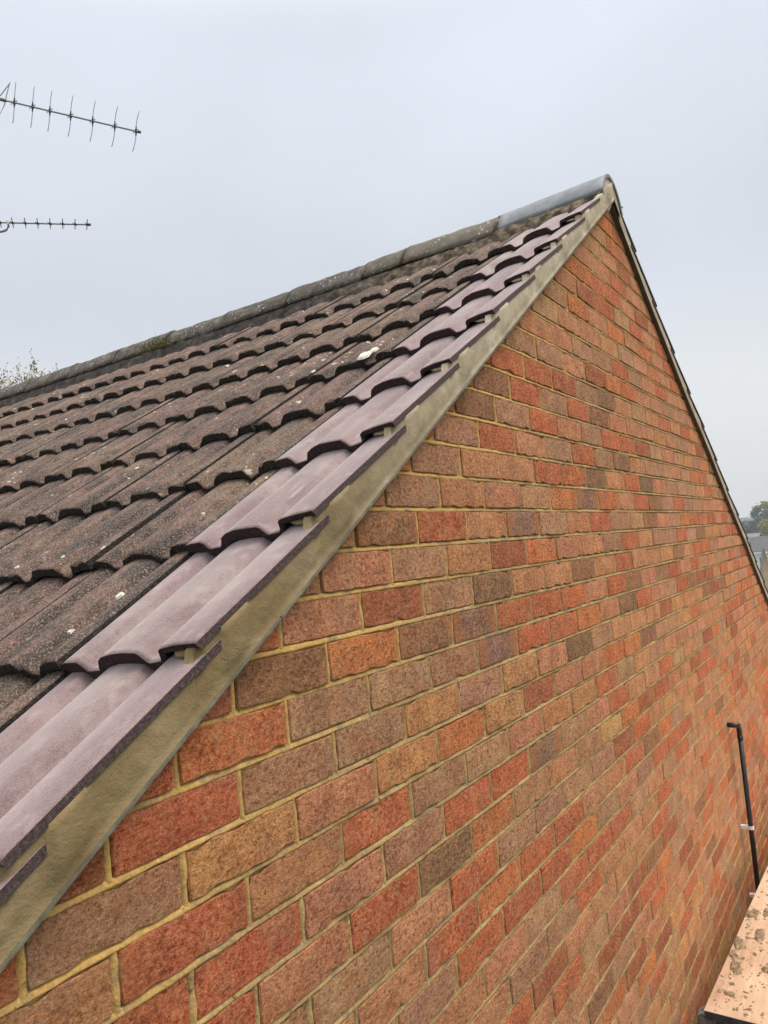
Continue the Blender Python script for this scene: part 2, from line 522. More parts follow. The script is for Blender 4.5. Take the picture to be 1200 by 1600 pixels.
TINT = {
 'R': (0.62, 0.170, 0.085), 'O': (0.68, 0.225, 0.090), 'P': (0.65, 0.280, 0.165), 'M': (0.52, 0.262, 0.172),
 'B': (0.36, 0.165, 0.098), 'G': (0.56, 0.300, 0.188), 'V': (0.33, 0.170, 0.140), 'T': (0.65, 0.300, 0.145),
 'K': (0.28, 0.150, 0.092), 'D': (0.45, 0.135, 0.072), 'Y': (0.70, 0.43, 0.17)}
KNOWN = {
 0: {-1: 'P', 0: 'B', 1: 'R', 2: 'P', 3: 'V', 4: 'G', 5: 'P', 6: 'R', 7: 'M', 8: 'G', 9: 'B', 10: 'P', 11: 'G'},
 1: {-1.5: 'M', -.5: 'P', .5: 'M', 1.5: 'P', 2.5: 'D', 3.5: 'O', 4.5: 'P', 5.5: 'P', 6.5: 'M', 7.5: 'R', 8.5: 'P', 9.5: 'G', 10.5: 'M'},
 2: {-2: 'R', -1: 'P', 0: 'D', 1: 'M', 2: 'K', 3: 'P', 4: 'P', 5: 'B', 6: 'P', 7: 'R', 8: 'P'},
 3: {-2.5: 'R', -1.5: 'B', -.5: 'O', .5: 'B', 1.5: 'V', 2.5: 'R', 3.5: 'R', 4.5: 'R', 5.5: 'P', 6.5: 'R'},
 4: {-3: 'R', -2: 'O', -1: 'M', 0: 'G', 1: 'M', 2: 'V', 3: 'R', 4: 'R', 5: 'O', 6: 'P', 7: 'K'},
 5: {-3.5: 'D', -2.5: 'R', -1.5: 'G', -.5: 'M', .5: 'T', 1.5: 'G', 2.5: 'T', 3.5: 'P', 4.5: 'K', 5.5: 'M'},
 6: {-4: 'R', -3: 'M', -2: 'T', -1: 'P', 0: 'T', 1: 'O', 2: 'T', 3: 'D', 4: 'P', 5: 'P', 6: 'R'},
 7: {-3.5: 'T', -2.5: 'R', -1.5: 'T', -.5: 'R', .5: 'M', 1.5: 'G', 2.5: 'P', 3.5: 'T', 4.5: 'T'},
 8: {-3: 'R', -2: 'R', -1: 'P', 0: 'M', 1: 'R', 2: 'R', 3: 'V', 4: 'M', 5: 'P'},
 9: {-3.5: 'T', -2.5: 'R', -1.5: 'P', -.5: 'R', .5: 'K', 1.5: 'O', 2.5: 'G', 3.5: 'T', 4.5: 'G', 5.5: 'Y'},
 -1: {0.5: 'M', 1.5: 'P', 2.5: 'P', 3.5: 'G', 4.5: 'O', 5.5: 'V', 6.5: 'R', 7.5: 'P', 8.5: 'R', 9.5: 'B', 10.5: 'G'},
 -2: {0: 'R', 1: 'M', 2: 'P', 3: 'P', 4: 'R', 5: 'R', 6: 'K', 7: 'P', 8: 'R', 9: 'K', 10: 'P', 11: 'G'},
 -3: {.5: 'R', 1.5: 'M', 2.5: 'R', 3.5: 'P', 4.5: 'M', 5.5: 'R', 6.5: 'M', 7.5: 'K'},
 -4: {1: 'R', 2: 'B', 3: 'G', 4: 'R', 5: 'P', 6: 'M', 7: 'R'},
 -5: {1.5: 'P', 2.5: 'B', 3.5: 'R', 4.5: 'M', 5.5: 'R', 6.5: 'B', 7.5: 'P'},
 -6: {2: 'R', 3: 'R', 4: 'R', 5: 'D', 6: 'M', 7: 'K'}}
POOL = 'RRRRRRPPPPPPPPPPMMMGGGTTOODDB'
def brick_tint(c, j, rr):
    k = KNOWN.get(c, {}).get(j)
    if k is None:
        k = rr.choice(POOL)
    t = (TINT[k][0] * 1.02, TINT[k][1] * 0.98, TINT[k][2] * 0.86)
    s = 1 + rr.uniform(-0.09, 0.09)
    return (t[0] * s, t[1] * s * (1 + rr.uniform(-0.06, 0.06)), t[2] * s * (1 + rr.uniform(-0.08, 0.08))), (0.0 if k == 'V' else rr.choice((1, 1, 1, 1, 0.6)))

BL, BH = 0.215, 0.0650
def brick_bm(length=BL, seed=0, fine=True, bm=None, ox=0, oz=0, tl=None, tint=None, clipf=None, oy=0.0):
    """a brick with a slightly irregular arris; local origin is its lower left front corner"""
    rr = random.Random(seed)
    own = bm is None
    if own: bm = bmesh.new()
    uvl = bm.loops.layers.uv.verify()
    nxs, nzs = (9, 4) if fine else (1, 1)
    jit = 0.0013 if fine else 0.0010
    g = []
    for k in range(nzs + 1):
        row = []
        for i in range(nxs + 1):
            x, z = length * i / nxs, BH * k / nzs
            e = (i in (0, nxs)) or (k in (0, nzs))
            cx = (i in (0, nxs)) and (k in (0, nzs))
            dy = 0.0
            if e:
                ins = 0.0014 + (0.0014 if cx else 0) + (rr.uniform(0.002, 0.0055) if rr.random() < 0.06 else 0)
                x += ins if i == 0 else (-ins if i == nxs else 0)
                z += ins if k == 0 else (-ins if k == nzs else 0)
                x += rr.uniform(-jit, jit); z += rr.uniform(-jit, jit)
                dy = 0.0006
            else:
                dy = rr.uniform(-0.0009, 0.0006)
            row.append([x, dy, z])
        g.append(row)
    V = [[bm.verts.new((ox + x, oy + y, oz + z)) for x, y, z in row] for row in g]
    faces = []
    for k in range(nzs):
        for i in range(nxs):
            faces.append(bm.faces.new((V[k][i], V[k][i + 1], V[k + 1][i + 1], V[k + 1][i])))
    loop = [V[0][i] for i in range(nxs + 1)] + [V[k][nxs] for k in range(1, nzs + 1)] + \
           [V[nzs][i] for i in range(nxs - 1, -1, -1)] + [V[k][0] for k in range(nzs - 1, 0, -1)]
    cx, cz = ox + length / 2, oz + BH / 2
    def out_ring(src, dy, ex):
        r = []
        for v in src:
            x, z = v.co.x, v.co.z
            fx = (x - cx) / (length / 2); fz = (z - cz) / (BH / 2)
            dx = ex * (1 if fx > 0.95 else -1 if fx < -0.95 else 0)
            dz = ex * (1 if fz > 0.90 else -1 if fz < -0.90 else 0)
            r.append(bm.verts.new((x + dx, oy + dy, z + dz)))
        return r
    r1 = out_ring(loop, 0.0032, 0.0016)
    r2 = [bm.verts.new((v.co.x, oy + 0.03, v.co.z)) for v in r1]
    for a, b in ((loop, r1), (r1, r2)):
        for i in range(len(a)):
            j = (i + 1) % len(a)
            faces.append(bm.faces.new((a[j], a[i], b[i], b[j])))
    for f in faces:
        for lp in f.loops:
            lp[uvl].uv = (min(1, max(0, (lp.vert.co.x - ox) / length)), min(1, max(0, (lp.vert.co.z - oz) / BH)))
        if tl is not None:
            for lp in f.loops:
                lp[tl] = (*tint, 1)
    return bm

# list every brick
bricks = []
for c in range(-18, 84):
    par = 0.0 if c % 2 == 0 else 0.5
    z0 = -c * 0.075 - BH / 2
    for n in range(-12, 30):
        j = n + par
        x0 = j * 0.225 + 0.005
        a, b = max(x0, XL), min(x0 + BL, XR)
        if b - a < 0.03: continue
        tops = [ztop(a), ztop(b)] + ([ztop(1.985)] if a < 1.985 < b else [])
        if max(tops) < z0 + 0.008: continue
        cut = min(ztop(a), ztop(b)) < z0 + BH + 0.004
        rr = random.Random(c * 977 + int(j * 2) * 31 + 5)
        tint, al = brick_tint(c, j, rr)
        # apparent size from the place the gable is seen from
        mid = Vector(((a + b) / 2, 0, z0 + BH / 2))
        d = mid - CAM
        dep = d.dot(fw)
        u, v = d.dot(rt) / dep if dep > 0.2 else 9, d.dot(dn) / dep if dep > 0.2 else 9
        seen = abs(u) < 0.56 and abs(v) < 0.72 and not (mid.z < -2.05)
        size = (-CAM.y) / max(d.length, .1) / max(dep, .1) ** 2 if seen else 0
        bricks.append(dict(c=c, j=j, a=a, b=b, z=z0, cut=cut, tint=tint, al=al, size=size, rr=rr))
bricks.sort(key=lambda q: -q['size'])
shared = [mesh_of(brick_bm(seed=s), 'brick', M_brick) for s in range(14)]
def clip_bricks(bm):
    """cut bricks follow the underside of the verge"""
    for seg in ('l', 'r'):
        pass
def clip_poly(bm, a, b, z0):
    if b <= 1.985:
        lines = [(0.0, zl(0.0), 0.646)]
    elif a >= 1.985:
        m = (zr(b) - zr(a)) / (b - a)
        lines = [(a, zr(a), m)]
    else:
        lines = [(0.0, zl(0.0), 0.646), (1.985, zr(1.985), (zr(b) - zr(1.985)) / (b - 1.985))]
    for x0, zz, m in lines:
        no = Vector((-m, 0, 1)).normalized()
        geom = bm.verts[:] + bm.edges[:] + bm.faces[:]
        bmesh.ops.bisect_plane(bm, geom=geom, plane_co=(x0, 0, zz - 0.002), plane_no=no, clear_outer=True)
count = 0
jm = bmesh.new()
tl = jm.loops.layers.float_color.new('tint')
jm.loops.layers.uv.verify()
for q in bricks:
    rr = q['rr']
    whole = not q['cut'] and (q['b'] - q['a']) > BL - 1e-4
    proud = rr.uniform(-0.0016, 0.0012)
    if count < 296 and q['size'] > 0:
        if whole:
            o = link('brick', rr.choice(shared), gable)
            o.location = (q['a'] + rr.uniform(-.0012, .0012), proud, q['z'] + rr.uniform(-.0012, .0012))
            o.rotation_euler = (rr.uniform(-.006, .006), rr.uniform(-.007, .007), rr.uniform(-.005, .005))
        else:
            bb = brick_bm(q['b'] - q['a'], seed=rr.randint(0, 9999), ox=q['a'], oz=q['z'], oy=proud)
            clip_poly(bb, q['a'], q['b'], q['z'])
            if not bb.faces:
                bb.free(); continue
            o = link('brick', mesh_of(bb, 'cut_brick', M_brick), gable)
        o.color = (*q['tint'], q['al'])
        count += 1
    else:
        if q['cut']:
            bb = bmesh.new()
            t2 = bb.loops.layers.float_color.new('tint')
            bb.loops.layers.uv.verify()
            brick_bm(q['b'] - q['a'], seed=rr.randint(0, 9999), fine=False, bm=bb, ox=q['a'], oz=q['z'], tl=t2, tint=q['tint'], oy=proud)
            clip_poly(bb, q['a'], q['b'], q['z'])
            tmp = bpy.data.meshes.new('tmp'); bb.to_mesh(tmp); bb.free()
            jm.from_mesh(tmp); bpy.data.meshes.remove(tmp)
        else:
            brick_bm(q['b'] - q['a'], seed=rr.randint(0, 9999), fine=False, bm=jm, ox=q['a'] + rr.uniform(-.0015, .0015), oz=q['z'] + rr.uniform(-.0015, .0015),
                     tl=tl, tint=q['tint'], oy=proud)
link('smaller_bricks', mesh_of(jm, 'smaller_bricks', M_brickj), gable, kind='stuff')

# struck and smeared pointing of the nearer part of the wall, modelled along every joint
jv, jf = [], []
def jstrip(pa, n, across, fn):
    base = len(jv)
    for k in range(n + 1):
        for q in range(across + 1):
            jv.append(fn(k / n, q / across))
    w1 = across + 1
    for k in range(n):
        for q in range(across):
            a = base + k * w1 + q
            jf.append((a, a + w1, a + w1 + 1, a + 1))
def jy(x, z, t):
    # t: 0 at the foot of the joint, 1 at its top; struck back towards the top
    big = noise.noise((x * 5.5, z * 5.5, 2.0))
    mid_ = noise.noise((x * 33, z * 33, 7.0))
    fin = noise.noise((x * 120, z * 120, 11.0))
    return 0.0008 + 0.0040 * t * t + 0.0026 * big + 0.0022 * mid_ + 0.0010 * fin
for c in range(-18, 30):
    zc = -c * 0.075 - 0.0375
    xa, xb = -0.95, 3.6
    if zc > zl(xa): xa = max(xa, (zc - 0.0335) / 0.645 - 0.005)
    if xa >= 3.2: continue
    while zc + 0.004 > zr(xb) and xb > xa: xb -= 0.05
    if xb - xa < 0.1: continue
    n = int((xb - xa) / 0.0055)
    def fb(u, t, xa=xa, xb=xb, zc=zc):
        x = xa + (xb - xa) * u
        hw = 0.0056 + 0.0016 * noise.noise((x * 14, zc * 9, 1)) + (0.0022 * max(0, noise.noise((x * 28, zc * 17, 5))))
        z = zc + (t * 2 - 1) * hw
        y = jy(x, z, t)
        if t == 0 or t == 1: y += 0.0035
        return (x, y, min(z, ztop(x)))
    jstrip(None, n, 5, fb)
    par = 0.0 if c % 2 == 0 else 0.5
    for nn in range(-6, 16):
        x0 = (nn + par) * 0.225
        if x0 < xa or x0 > xb: continue
        def fh(u, t, x0=x0, zc=zc):
            z = zc + 0.002 + 0.071 * u
            hw = 0.0056 + 0.0014 * noise.noise((x0 * 9, z * 22, 1)) + 0.002 * max(0, noise.noise((x0 * 9, z * 40, 4)))
            x = x0 + (t * 2 - 1) * hw
            y = jy(x, z, 0.5 + 0.4 * (1 - t)) - 0.0008
            if t == 0 or t == 1: y += 0.0035
            return (x, y, z)
        if zc + 0.075 < ztop(x0): jstrip(None, 13, 4, fh)
me = bpy.data.meshes.new('mortar_joints')
me.from_pydata(jv, [], jf)
me.materials.append(M_mortar)
for p in me.polygons: p.use_smooth = True
link('mortar_joints', me, gable, kind='stuff')

# ------------------------------------------------------------------ roof tiles
TH = math.atan(0.645)
CT, ST = math.cos(TH), math.sin(TH)
G = 0.2822                                                # horizontal run per course
NX0 = -0.412                                              # nose of course 0
DXC = {-1: -0.003, 0: -0.008, 1: -0.016, 2: -0.026, 3: -0.042, 4: -0.055, 5: -0.057, 6: -0.057, 7: -0.047}
def cx_(i): return NX0 + i * G + DXC.get(i, 0.0)          # nose of course i
def vx_(i): return cx_(i) - 0.014                         # nose of its verge tile
VLIFT = 0.007
TLEN = 0.415
def sag(y):
    return 0.020 - 0.085 * (1 - math.exp(-(max(y, -0.05) + 0.04) / 0.6))
def proofz(x, y):
    return -0.140 + 0.645 * (x + 0.405) + sag(y)

TRH = 0.0210                                               # depth of the troughs
def prof_interior():
    # (t, height) from the right edge of the tile; two rolls and two troughs in 0.2985
    return [(0.0, -0.0015), (0.008, 0.001), (0.03, 0.0015), (0.048, -0.001), (0.056, -0.006), (0.0605, -TRH + 0.004), (0.065, -TRH), (0.090, -TRH),
            (0.0955, -TRH + 0.0015), (0.1035, -0.0075), (0.109, -0.002), (0.138, 0.002), (0.165, 0.004), (0.190, 0.001),
            (0.203, -0.005), (0.2105, -TRH + 0.004), (0.215, -TRH), (0.240, -TRH), (0.2460, -TRH + 0.0015), (0.254, -0.0075),
            (0.2605, -0.002), (0.289, 0.001), (0.2990, -0.0015)]
def prof_verge():
    p = [(0.0, -0.0015), (0.004, 0.0), (0.045, 0.0015), (0.078, 0.000), (0.084, -0.004)]
    p += [(t + 0.026, h) for t, h in prof_interior()[5:]]
    return p

def tile_mesh(name, prof, length, seed, mats, mirror=False, old=True, side_thin=False):
    """mats: top, nose/underside, side"""
    rr = random.Random(seed)
    bm = bmesh.new()
    svals = [0.0, 0.009, 0.10, 0.22, length] if old else [0.0, 0.010, 0.2, length]
    sgn = -1 if mirror else 1
    # drop of the tile towards its head, relative to the roof plane
    tops, bots = [], []
    for k, s in enumerate(svals):
        rt_, rb_ = [], []
        for i, (t, hh) in enumerate(prof):
            thick = 0.0215 if not (side_thin and t < 0.083) else 0.0118
            amp = 0.0048 if old else 0.0014
            ds = 0.0; dz = 0.0
            if k == 0:
                ds = rr.uniform(-amp, amp) * 0.8 + (0.002 if old else 0.0)
                dz = -0.0010 - (rr.random() ** 2 * (0.0085 if old else 0.0012))
            elif old and k < 3:
                dz = rr.uniform(-0.0008, 0.0008)
            h0 = hh
            rt_.append(bm.verts.new((s + ds, sgn * t, h0 + dz)))
            under = h0 - thick
            if h0 > -0.012:                                # hollow below each roll
                under -= 0.0
            else:
                under += 0.003
            rb_.append(bm.verts.new((s + ds + (0.003 if k == 0 else 0), sgn * t, under + (rr.uniform(-.0012, .0012) if k == 0 and old else 0))))
        tops.append(rt_); bots.append(rb_)
    n = len(prof)
    for k in range(len(svals) - 1):
        for i in range(n - 1):
            f = bm.faces.new((tops[k][i], tops[k + 1][i], tops[k + 1][i + 1], tops[k][i + 1])); f.material_index = 0
            f.smooth = True
            f = bm.faces.new((bots[k][i], bots[k][i + 1], bots[k + 1][i + 1], bots[k + 1][i])); f.material_index = 1
        for i in (0, n - 1):
            f = bm.faces.new((tops[k][i], bots[k][i], bots[k + 1][i], tops[k + 1][i])); f.material_index = 2 if i == 0 else 1
    for k in (0, len(svals) - 1):
        for i in range(n - 1):
            f = bm.faces.new((tops[k][i], tops[k][i + 1], bots[k][i + 1], bots[k][i])); f.material_index = 1
    bmesh.ops.recalc_face_normals(bm, faces=bm.faces)
    me = bpy.data.meshes.new(name)
    bm.to_mesh(me); bm.free()
    for m in mats: me.materials.append(m)
    return me

old_mats = [M_told, M_toldedge, M_toldedge]
new_mats = [M_tnew, M_tnewedge, M_tnewside]
old_tiles = [tile_mesh('old_roof_tile', prof_interior(), TLEN, 40 + s, old_mats) for s in range(10)]
old_tiles_top = [tile_mesh('old_top_tile', prof_interior(), 0.30, 70 + s, old_mats) for s in range(3)]
new_tiles = [tile_mesh('new_verge_tile', prof_verge(), TLEN, 90 + s, new_mats, old=False, side_thin=True) for s in range(3)]
new_tile_top = tile_mesh('new_top_tile', prof_verge(), 0.30, 99, new_mats, old=False, side_thin=True)

slope = hpart('near_roof_slope', mesh_of((lambda b: (add_prism(b, [(XL - 0.25, proofz(XL - 0.25, 2) - 0.085), (1.95, proofz(1.95, 2) - 0.085), (1.95, proofz(1.95, 2) - 0.135), (XL - 0.25, proofz(XL - 0.25, 2) - 0.135)], 0.10, 9.2), b)[1])(bmesh.new()), 'roof_deck', M_felt))
slope['label'] = 'near roof slope of brown weathered tiles with a mauve verge course'
TILT = TH - 0.072
def place_tile(me, x, y, jitter=1.0, name='roof_tile', rr=random):
    o = link(name, me, slope)
    z = proofz(x, y + 0.1)
    dzy = (sag(y + 0.3) - sag(y)) / 0.3
    o.location = (x + rr.uniform(-.006, .006) * jitter, y + rr.uniform(-.0008, .0008) * jitter, z + rr.uniform(-.0010, .0010) * jitter)
    o.rotation_euler = (Matrix.Rotation(-TILT + rr.uniform(-.004, .004) * jitter, 3, 'Y') @ Matrix.Rotation(dzy + rr.uniform(-.0025, .0025) * jitter, 3, 'X')
                        @ Matrix.Rotation(rr.uniform(-.0012, .0012) * jitter, 3, 'Z')).to_euler()
    return o
rt_r = random.Random(77)
for i in range(-4, 8):
    x = cx_(i)
    t = place_tile(new_tile_top if i == 7 else new_tiles[i % 3], vx_(i), -0.031, 0.4, rr=rt_r)
    t.location.z += VLIFT
    t['label'] = 'clean mauve replacement tile'
    for k in range(0, 22):
        y = 0.2935 + 0.2995 * k
        place_tile(rt_r.choice(old_tiles_top) if i == 7 else rt_r.choice(old_tiles), x, y, 1.0, rr=rt_r)
# the lowest courses, below what can be seen, joined
bm = bmesh.new()
for i in (-5, -6, -7):
    for k in range(-1, 22):
        me = old_tiles[0]
        y = 0.2945 + 0.30 * k
        x = NX0 + i * G
        Mx = Matrix.Translation((x, y, proofz(x, y + 0.1))) @ Matrix.Rotation(-TILT, 4, 'Y')
        nb = len(bm.verts)
        bm.from_mesh(me)
        bm.verts.ensure_lookup_table()
        for v in bm.verts[nb:]: v.co = Mx @ v.co
me = mesh_of(bm, 'eaves_tiles', old_mats)
link('eaves_tiles', me, slope, kind='stuff')

# far slope: its verge tiles are seen edge on
far = hpart('far_roof_slope', mesh_of((lambda b: (add_prism(b, [(1.98, 1.34), (3.5, 0.47), (5.1, -0.47), (6.5, -1.27), (6.5, -1.32), (5.1, -0.52), (3.5, 0.42), (1.98, 1.29)], 0.10, 9.2), b)[1])(bmesh.new()), 'far_roof_deck', M_felt))
new_far = [tile_mesh('far_verge_tile', prof_verge(), TLEN, 130 + s, [M_told, M_toldedge, M_tnewside], mirror=False, old=False, side_thin=True) for s in range(2)]
new_far_top = tile_mesh('far_top_tile', prof_verge(), 0.27, 141, [M_told, M_toldedge, M_tnewside], old=False, side_thin=True)
def far_place(me, x, y, dzz=0.0):
    """returns the matrix of a far slope tile; its run follows the measured verge line"""
    sl = math.atan(-(zr(x + 0.01) - zr(x - 0.28)) / 0.29)
    z = zr(x) + 0.110 + dzz
    c, s = math.cos(sl - 0.072), math.sin(sl - 0.072)
    X = Vector((-c, 0, s)); Y = Vector((0, -1, 0)); Z = X.cross(Y)
    Mx = Matrix((X, Y, Z)).transposed().to_4x4()
    Mx.translation = Vector((x, y, z))
    return Mx
bm = bmesh.new()
nosef = [2.33 + 0.2935 * k for k in range(14)]
for x in nosef:
    # the verge piece has its plain edge at y=-0.042; the profile runs into the roof, so flip it across y
    me0 = new_far[0] if x > 2.4 else new_far_top
    me = me0.copy()
    for v in me.vertices: v.co.y = -v.co.y
    me.flip_normals()
    o = link('roof_tile', me, far)
    o.matrix_local = far_place(me, x, -0.019)
    o['label'] = 'verge tile of the far slope seen edge on'
    for k in range(0, 22):
        y = 0.2945 + 0.30 * k + 0.297
        Mx = far_place(None, x, y, sag(y))
        nb = len(bm.verts)
        bm.from_mesh(old_tiles[k % 6] if x > 2.4 else old_tiles_top[k % 3]); bm.verts.ensure_lookup_table()
        for v in bm.verts[nb:]: v.co = Mx @ v.co
me = mesh_of(bm, 'far_slope_tiles', old_mats)
link('far_slope_tiles', me, far, kind='stuff')

# ------------------------------------------------------------------ verge: undercloak strip and mortar
def strip_prism(bm, x0, x1, fz, y0, y1, th, n=2):
    for k in range(n):
        a, b = x0 + (x1 - x0) * k / n, x0 + (x1 - x0) * (k + 1) / n
        vs = [bm.verts.new((x, y, fz(x) + dz)) for x in (a, b) for y in (y0, y1) for dz in (0, th)]
        for f in ((0, 1, 3, 2), (4, 6, 7, 5), (0, 4, 5, 1), (2, 3, 7, 6), (0, 2, 6, 4), (1, 5, 7, 3)):
            bm.faces.new([vs[i] for i in f])
xs = [-2.3, -1.25, -0.262, 0.56, 1.20, 1.985]
for a, b in zip(xs, xs[1:]):
    bm = bmesh.new()
    strip_prism(bm, a + 0.0015, b - 0.0015, zl, -0.0355, 0.10, 0.0038, 4)
    hpart('undercloak_strip', mesh_of(bm, 'undercloak', M_ucl))
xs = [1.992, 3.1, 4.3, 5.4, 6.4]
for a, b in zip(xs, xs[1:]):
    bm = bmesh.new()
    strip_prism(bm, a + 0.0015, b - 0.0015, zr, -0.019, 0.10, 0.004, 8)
    hpart('undercloak_strip', mesh_of(bm, 'undercloak', M_uclshade))

def nose_phase(x):
    f = (x - NX0) / G
    i = math.floor(f) + 2
    while vx_(i) > x: i -= 1
    return i, x - vx_(i)
def tile_side_bottom(x):
    i, d = nose_phase(x)
    xn = vx_(i)
    zn = proofz(xn, 0.069) + VLIFT
    s = d / math.cos(TILT)
    return zn + s * math.sin(TILT) - 0.0136 / math.cos(TILT)
def verge_mortar(side):
    bm = bmesh.new()
    rows = 9
    cols = []
    x0, x1 = (-2.25, 1.985) if side == 'near' else (1.985, 6.3)
    n = int((x1 - x0) / 0.007) if side == 'near' else 160
    for k in range(n + 1):
        x = x0 + (x1 - x0) * k / n
        if side == 'near':
            zb = zl(x) + 0.0045
            i, d = nose_phase(x)
            zt = tile_side_bottom(x) + 0.003
            # the tile below shows for a hand's width, then the mortar is drawn over it
            cov = min(1, max(0, (d - 0.045 + 0.012 * noise.noise((x * 31, 0, 0))) / 0.012)) * min(1, max(0, (0.115 - d) / 0.03))
            shift = 0.0
            if x > 1.72: zt = max(zt, zl(x) + 0.075)
        else:
            zb = zr(x) + 0.0045
            ff = (x - 2.33) / 0.2935
            d = (math.ceil(ff) - ff) * 0.2935
            zt = zr(x) + 0.097 - (0.016 * d / 0.2935 if x > 2.1 else 0)
            cov = 0; shift = 0.016
        col = []
        for r in range(rows + 1):
            t = r / rows
            z = zb + (zt - zb) * t
            wv = 0.0013 * noise.noise((x * 9, z * 14, 3.1)) + 0.0010 * noise.noise((x * 40, z * 55, 7))
            y = -0.0290 + wv - 0.0020 * math.sin(math.pi * t)
            y -= cov * 0.0078 * min(1, t * 3.2)
            if side == 'near' and t > 0.55 and d < 0.012: y += 0.006
            if r == 0: y = -0.0325 + wv * 0.4
            col.append(bm.verts.new((x, y + shift, z)))
        col.append(bm.verts.new((x, -0.008, zt)))
        cols.append(col)
    for a, b in zip(cols, cols[1:]):
        for r in range(rows + 1):
            f = bm.faces.new((a[r], b[r], b[r + 1], a[r + 1])); f.smooth = True
    me = mesh_of(bm, side + '_verge_mortar', M_vm, True)
    return hpart('verge_mortar', me)
verge_mortar('near')
verge_mortar('far')

# mortar packed below each verge nose
for i in range(-3, 8):
    x = vx_(i)
    rr = random.Random(i + 400)
    bm = bmesh.new()
    bmesh.ops.create_icosphere(bm, subdivisions=2, radius=1.0)
    z = proofz(x, 0.06) - 0.0165
    for v in bm.verts:
        q = v.co * (1 + 0.22 * noise.noise(v.co * 1.7 + Vector((i, 0, 0))))
        v.co = Vector((x + 0.030 + q.x * 0.022 + q.z * 0.004, 0.006 + q.y * 0.030, z + 0.016 + q.z * 0.0085 + q.x * 0.012))
    hpart('mortar_packing', mesh_of(bm, 'mortar_packing', M_vm, True))

# ------------------------------------------------------------------ ridge
RX = 1.968
def ridge_line(y): return 1.405 if y < 0.44 else 1.372 + 0.006 * math.sin(y * 2.1)
def ridge_tile(y0, y1, zt0, zt1, mat, seed, rad=0.140, hgt=0.120, th=0.014):
    rr = random.Random(seed)
    bm = bmesh.new()
    n, m = 14, 14
    rings = []
    for k in range(m + 1):
        y = y0 + (y1 - y0) * k / m
        zt = zt0 + (zt1 - zt0) * k / m
        ro, ri = [], []
        for i in range(n + 1):
            a = math.pi * i / n
            # flattened half round with straighter legs
            cxx = math.cos(a)
            px = RX + rad * (0.55 * cxx + 0.45 * (1 - 2 * i / n))
            pz = zt - hgt * (1 - math.sin(a) ** 0.95) * 1.0
            e = (0.0008 if mat is M_ridgenew else 0.0045) * (noise.noise((i * 0.7, y * 9, seed)) + noise.noise((i * 1.7, y * 31, seed)))
            ro.append(bm.verts.new((px, y, pz + e)))
            ri.append(bm.verts.new((RX + (px - RX) * (1 - th / rad), y, pz - th * math.sin(a) + e)))
        rings.append((ro, ri))
    for (a, b), (c, d) in zip(rings, rings[1:]):
        for i in range(n):
            bm.faces.new((a[i], a[i + 1], c[i + 1], c[i])).smooth = True
            bm.faces.new((b[i], d[i], d[i + 1], b[i + 1]))
        for i in (0, n):
            bm.faces.new((a[i], c[i], d[i], b[i]))
    for a, b in (rings[0], rings[-1]):
        for i in range(n):
            bm.faces.new((a[i], b[i], b[i + 1], a[i + 1]))
    return mesh_of(bm, 'ridge_tile', mat)
o = hpart('ridge_tile', ridge_tile(-0.030, 0.425, 1.410, 1.392, M_ridgenew, 1))
o['label'] = 'smooth blue grey new ridge tile at the gable end'
yj = [0.432, 0.905, 1.125, 1.60, 2.06, 2.53, 2.98, 3.44, 3.90, 4.36, 4.82, 5.28, 5.74, 6.2, 6.66, 7.1, 7.56, 8.0, 8.45, 9.2]
rg = random.Random(8)
for k, (a, b) in enumerate(zip(yj, yj[1:])):
    lift = 0.012 if k < 2 else rg.uniform(-0.004, 0.004)
    hpart('ridge_tile', ridge_tile(a + 0.007, b - 0.004, 1.376 + lift + rg.uniform(-.004, .004), 1.376 + lift + rg.uniform(-.004, .004), M_ridge, 20 + k,
                                   rad=0.140 + rg.uniform(-.003, .003)))
    hpart('ridge_joint', ridge_tile(a - 0.006, a + 0.009, 1.378 + lift, 1.378 + lift, M_bed if k < 4 else M_ridge, 60 + k, rad=0.1425, hgt=0.119))

# bedding mortar below the ridge, lumpy and slumped onto the tiles
def bedding(sidesign):
    bm = bmesh.new()
    rows = 9
    prev = None
    n = 620
    for k in range(n + 1):
        y = -0.03 + 9.2 * k / n
        lump = 0.5 + 0.5 * noise.noise((y * 7, sidesign * 5, 0)) + 0.35 * noise.noise((y * 23, sidesign, 2))
        reach = 0.022 + 0.030 * max(0, lump) + (0.016 if y < 1.3 else 0)
        if y < 0.05: reach *= 0.5
        col = []
        for r in range(rows + 1):
            t = r / rows
            wob = 0.007 * noise.noise((y * 45, r * .9, 3))
            xx = RX + wob - sidesign * (0.118 + (0.012 + reach) * t)
            zroof = proofz(RX - (0.118 + (0.012 + reach) * t), y) if sidesign > 0 else zr(RX + 0.118 + 0.012 + reach * t) + 0.115 + sag(y)
            topz = (1.295 if y < 0.44 else 1.272)
            z = topz * (1 - t) + (zroof - (0.052 if sidesign > 0 else 0.03)) * t + 0.010 * math.sin(math.pi * t) + 0.010 * noise.noise((y * 30, t * 3, 5)) * t
            z += 0.008 * noise.noise((y * 70, t * 6, 9)) * min(1, t * 2)
            col.append(bm.verts.new((xx, y, z)))
        if prev:
            for r in range(rows):
                bm.faces.new((prev[r], col[r], col[r + 1], prev[r + 1])).smooth = True
        prev = col
    hpart('ridge_mortar', mesh_of(bm, 'ridge_mortar', M_bed, True))
bedding(1)
bedding(-1)

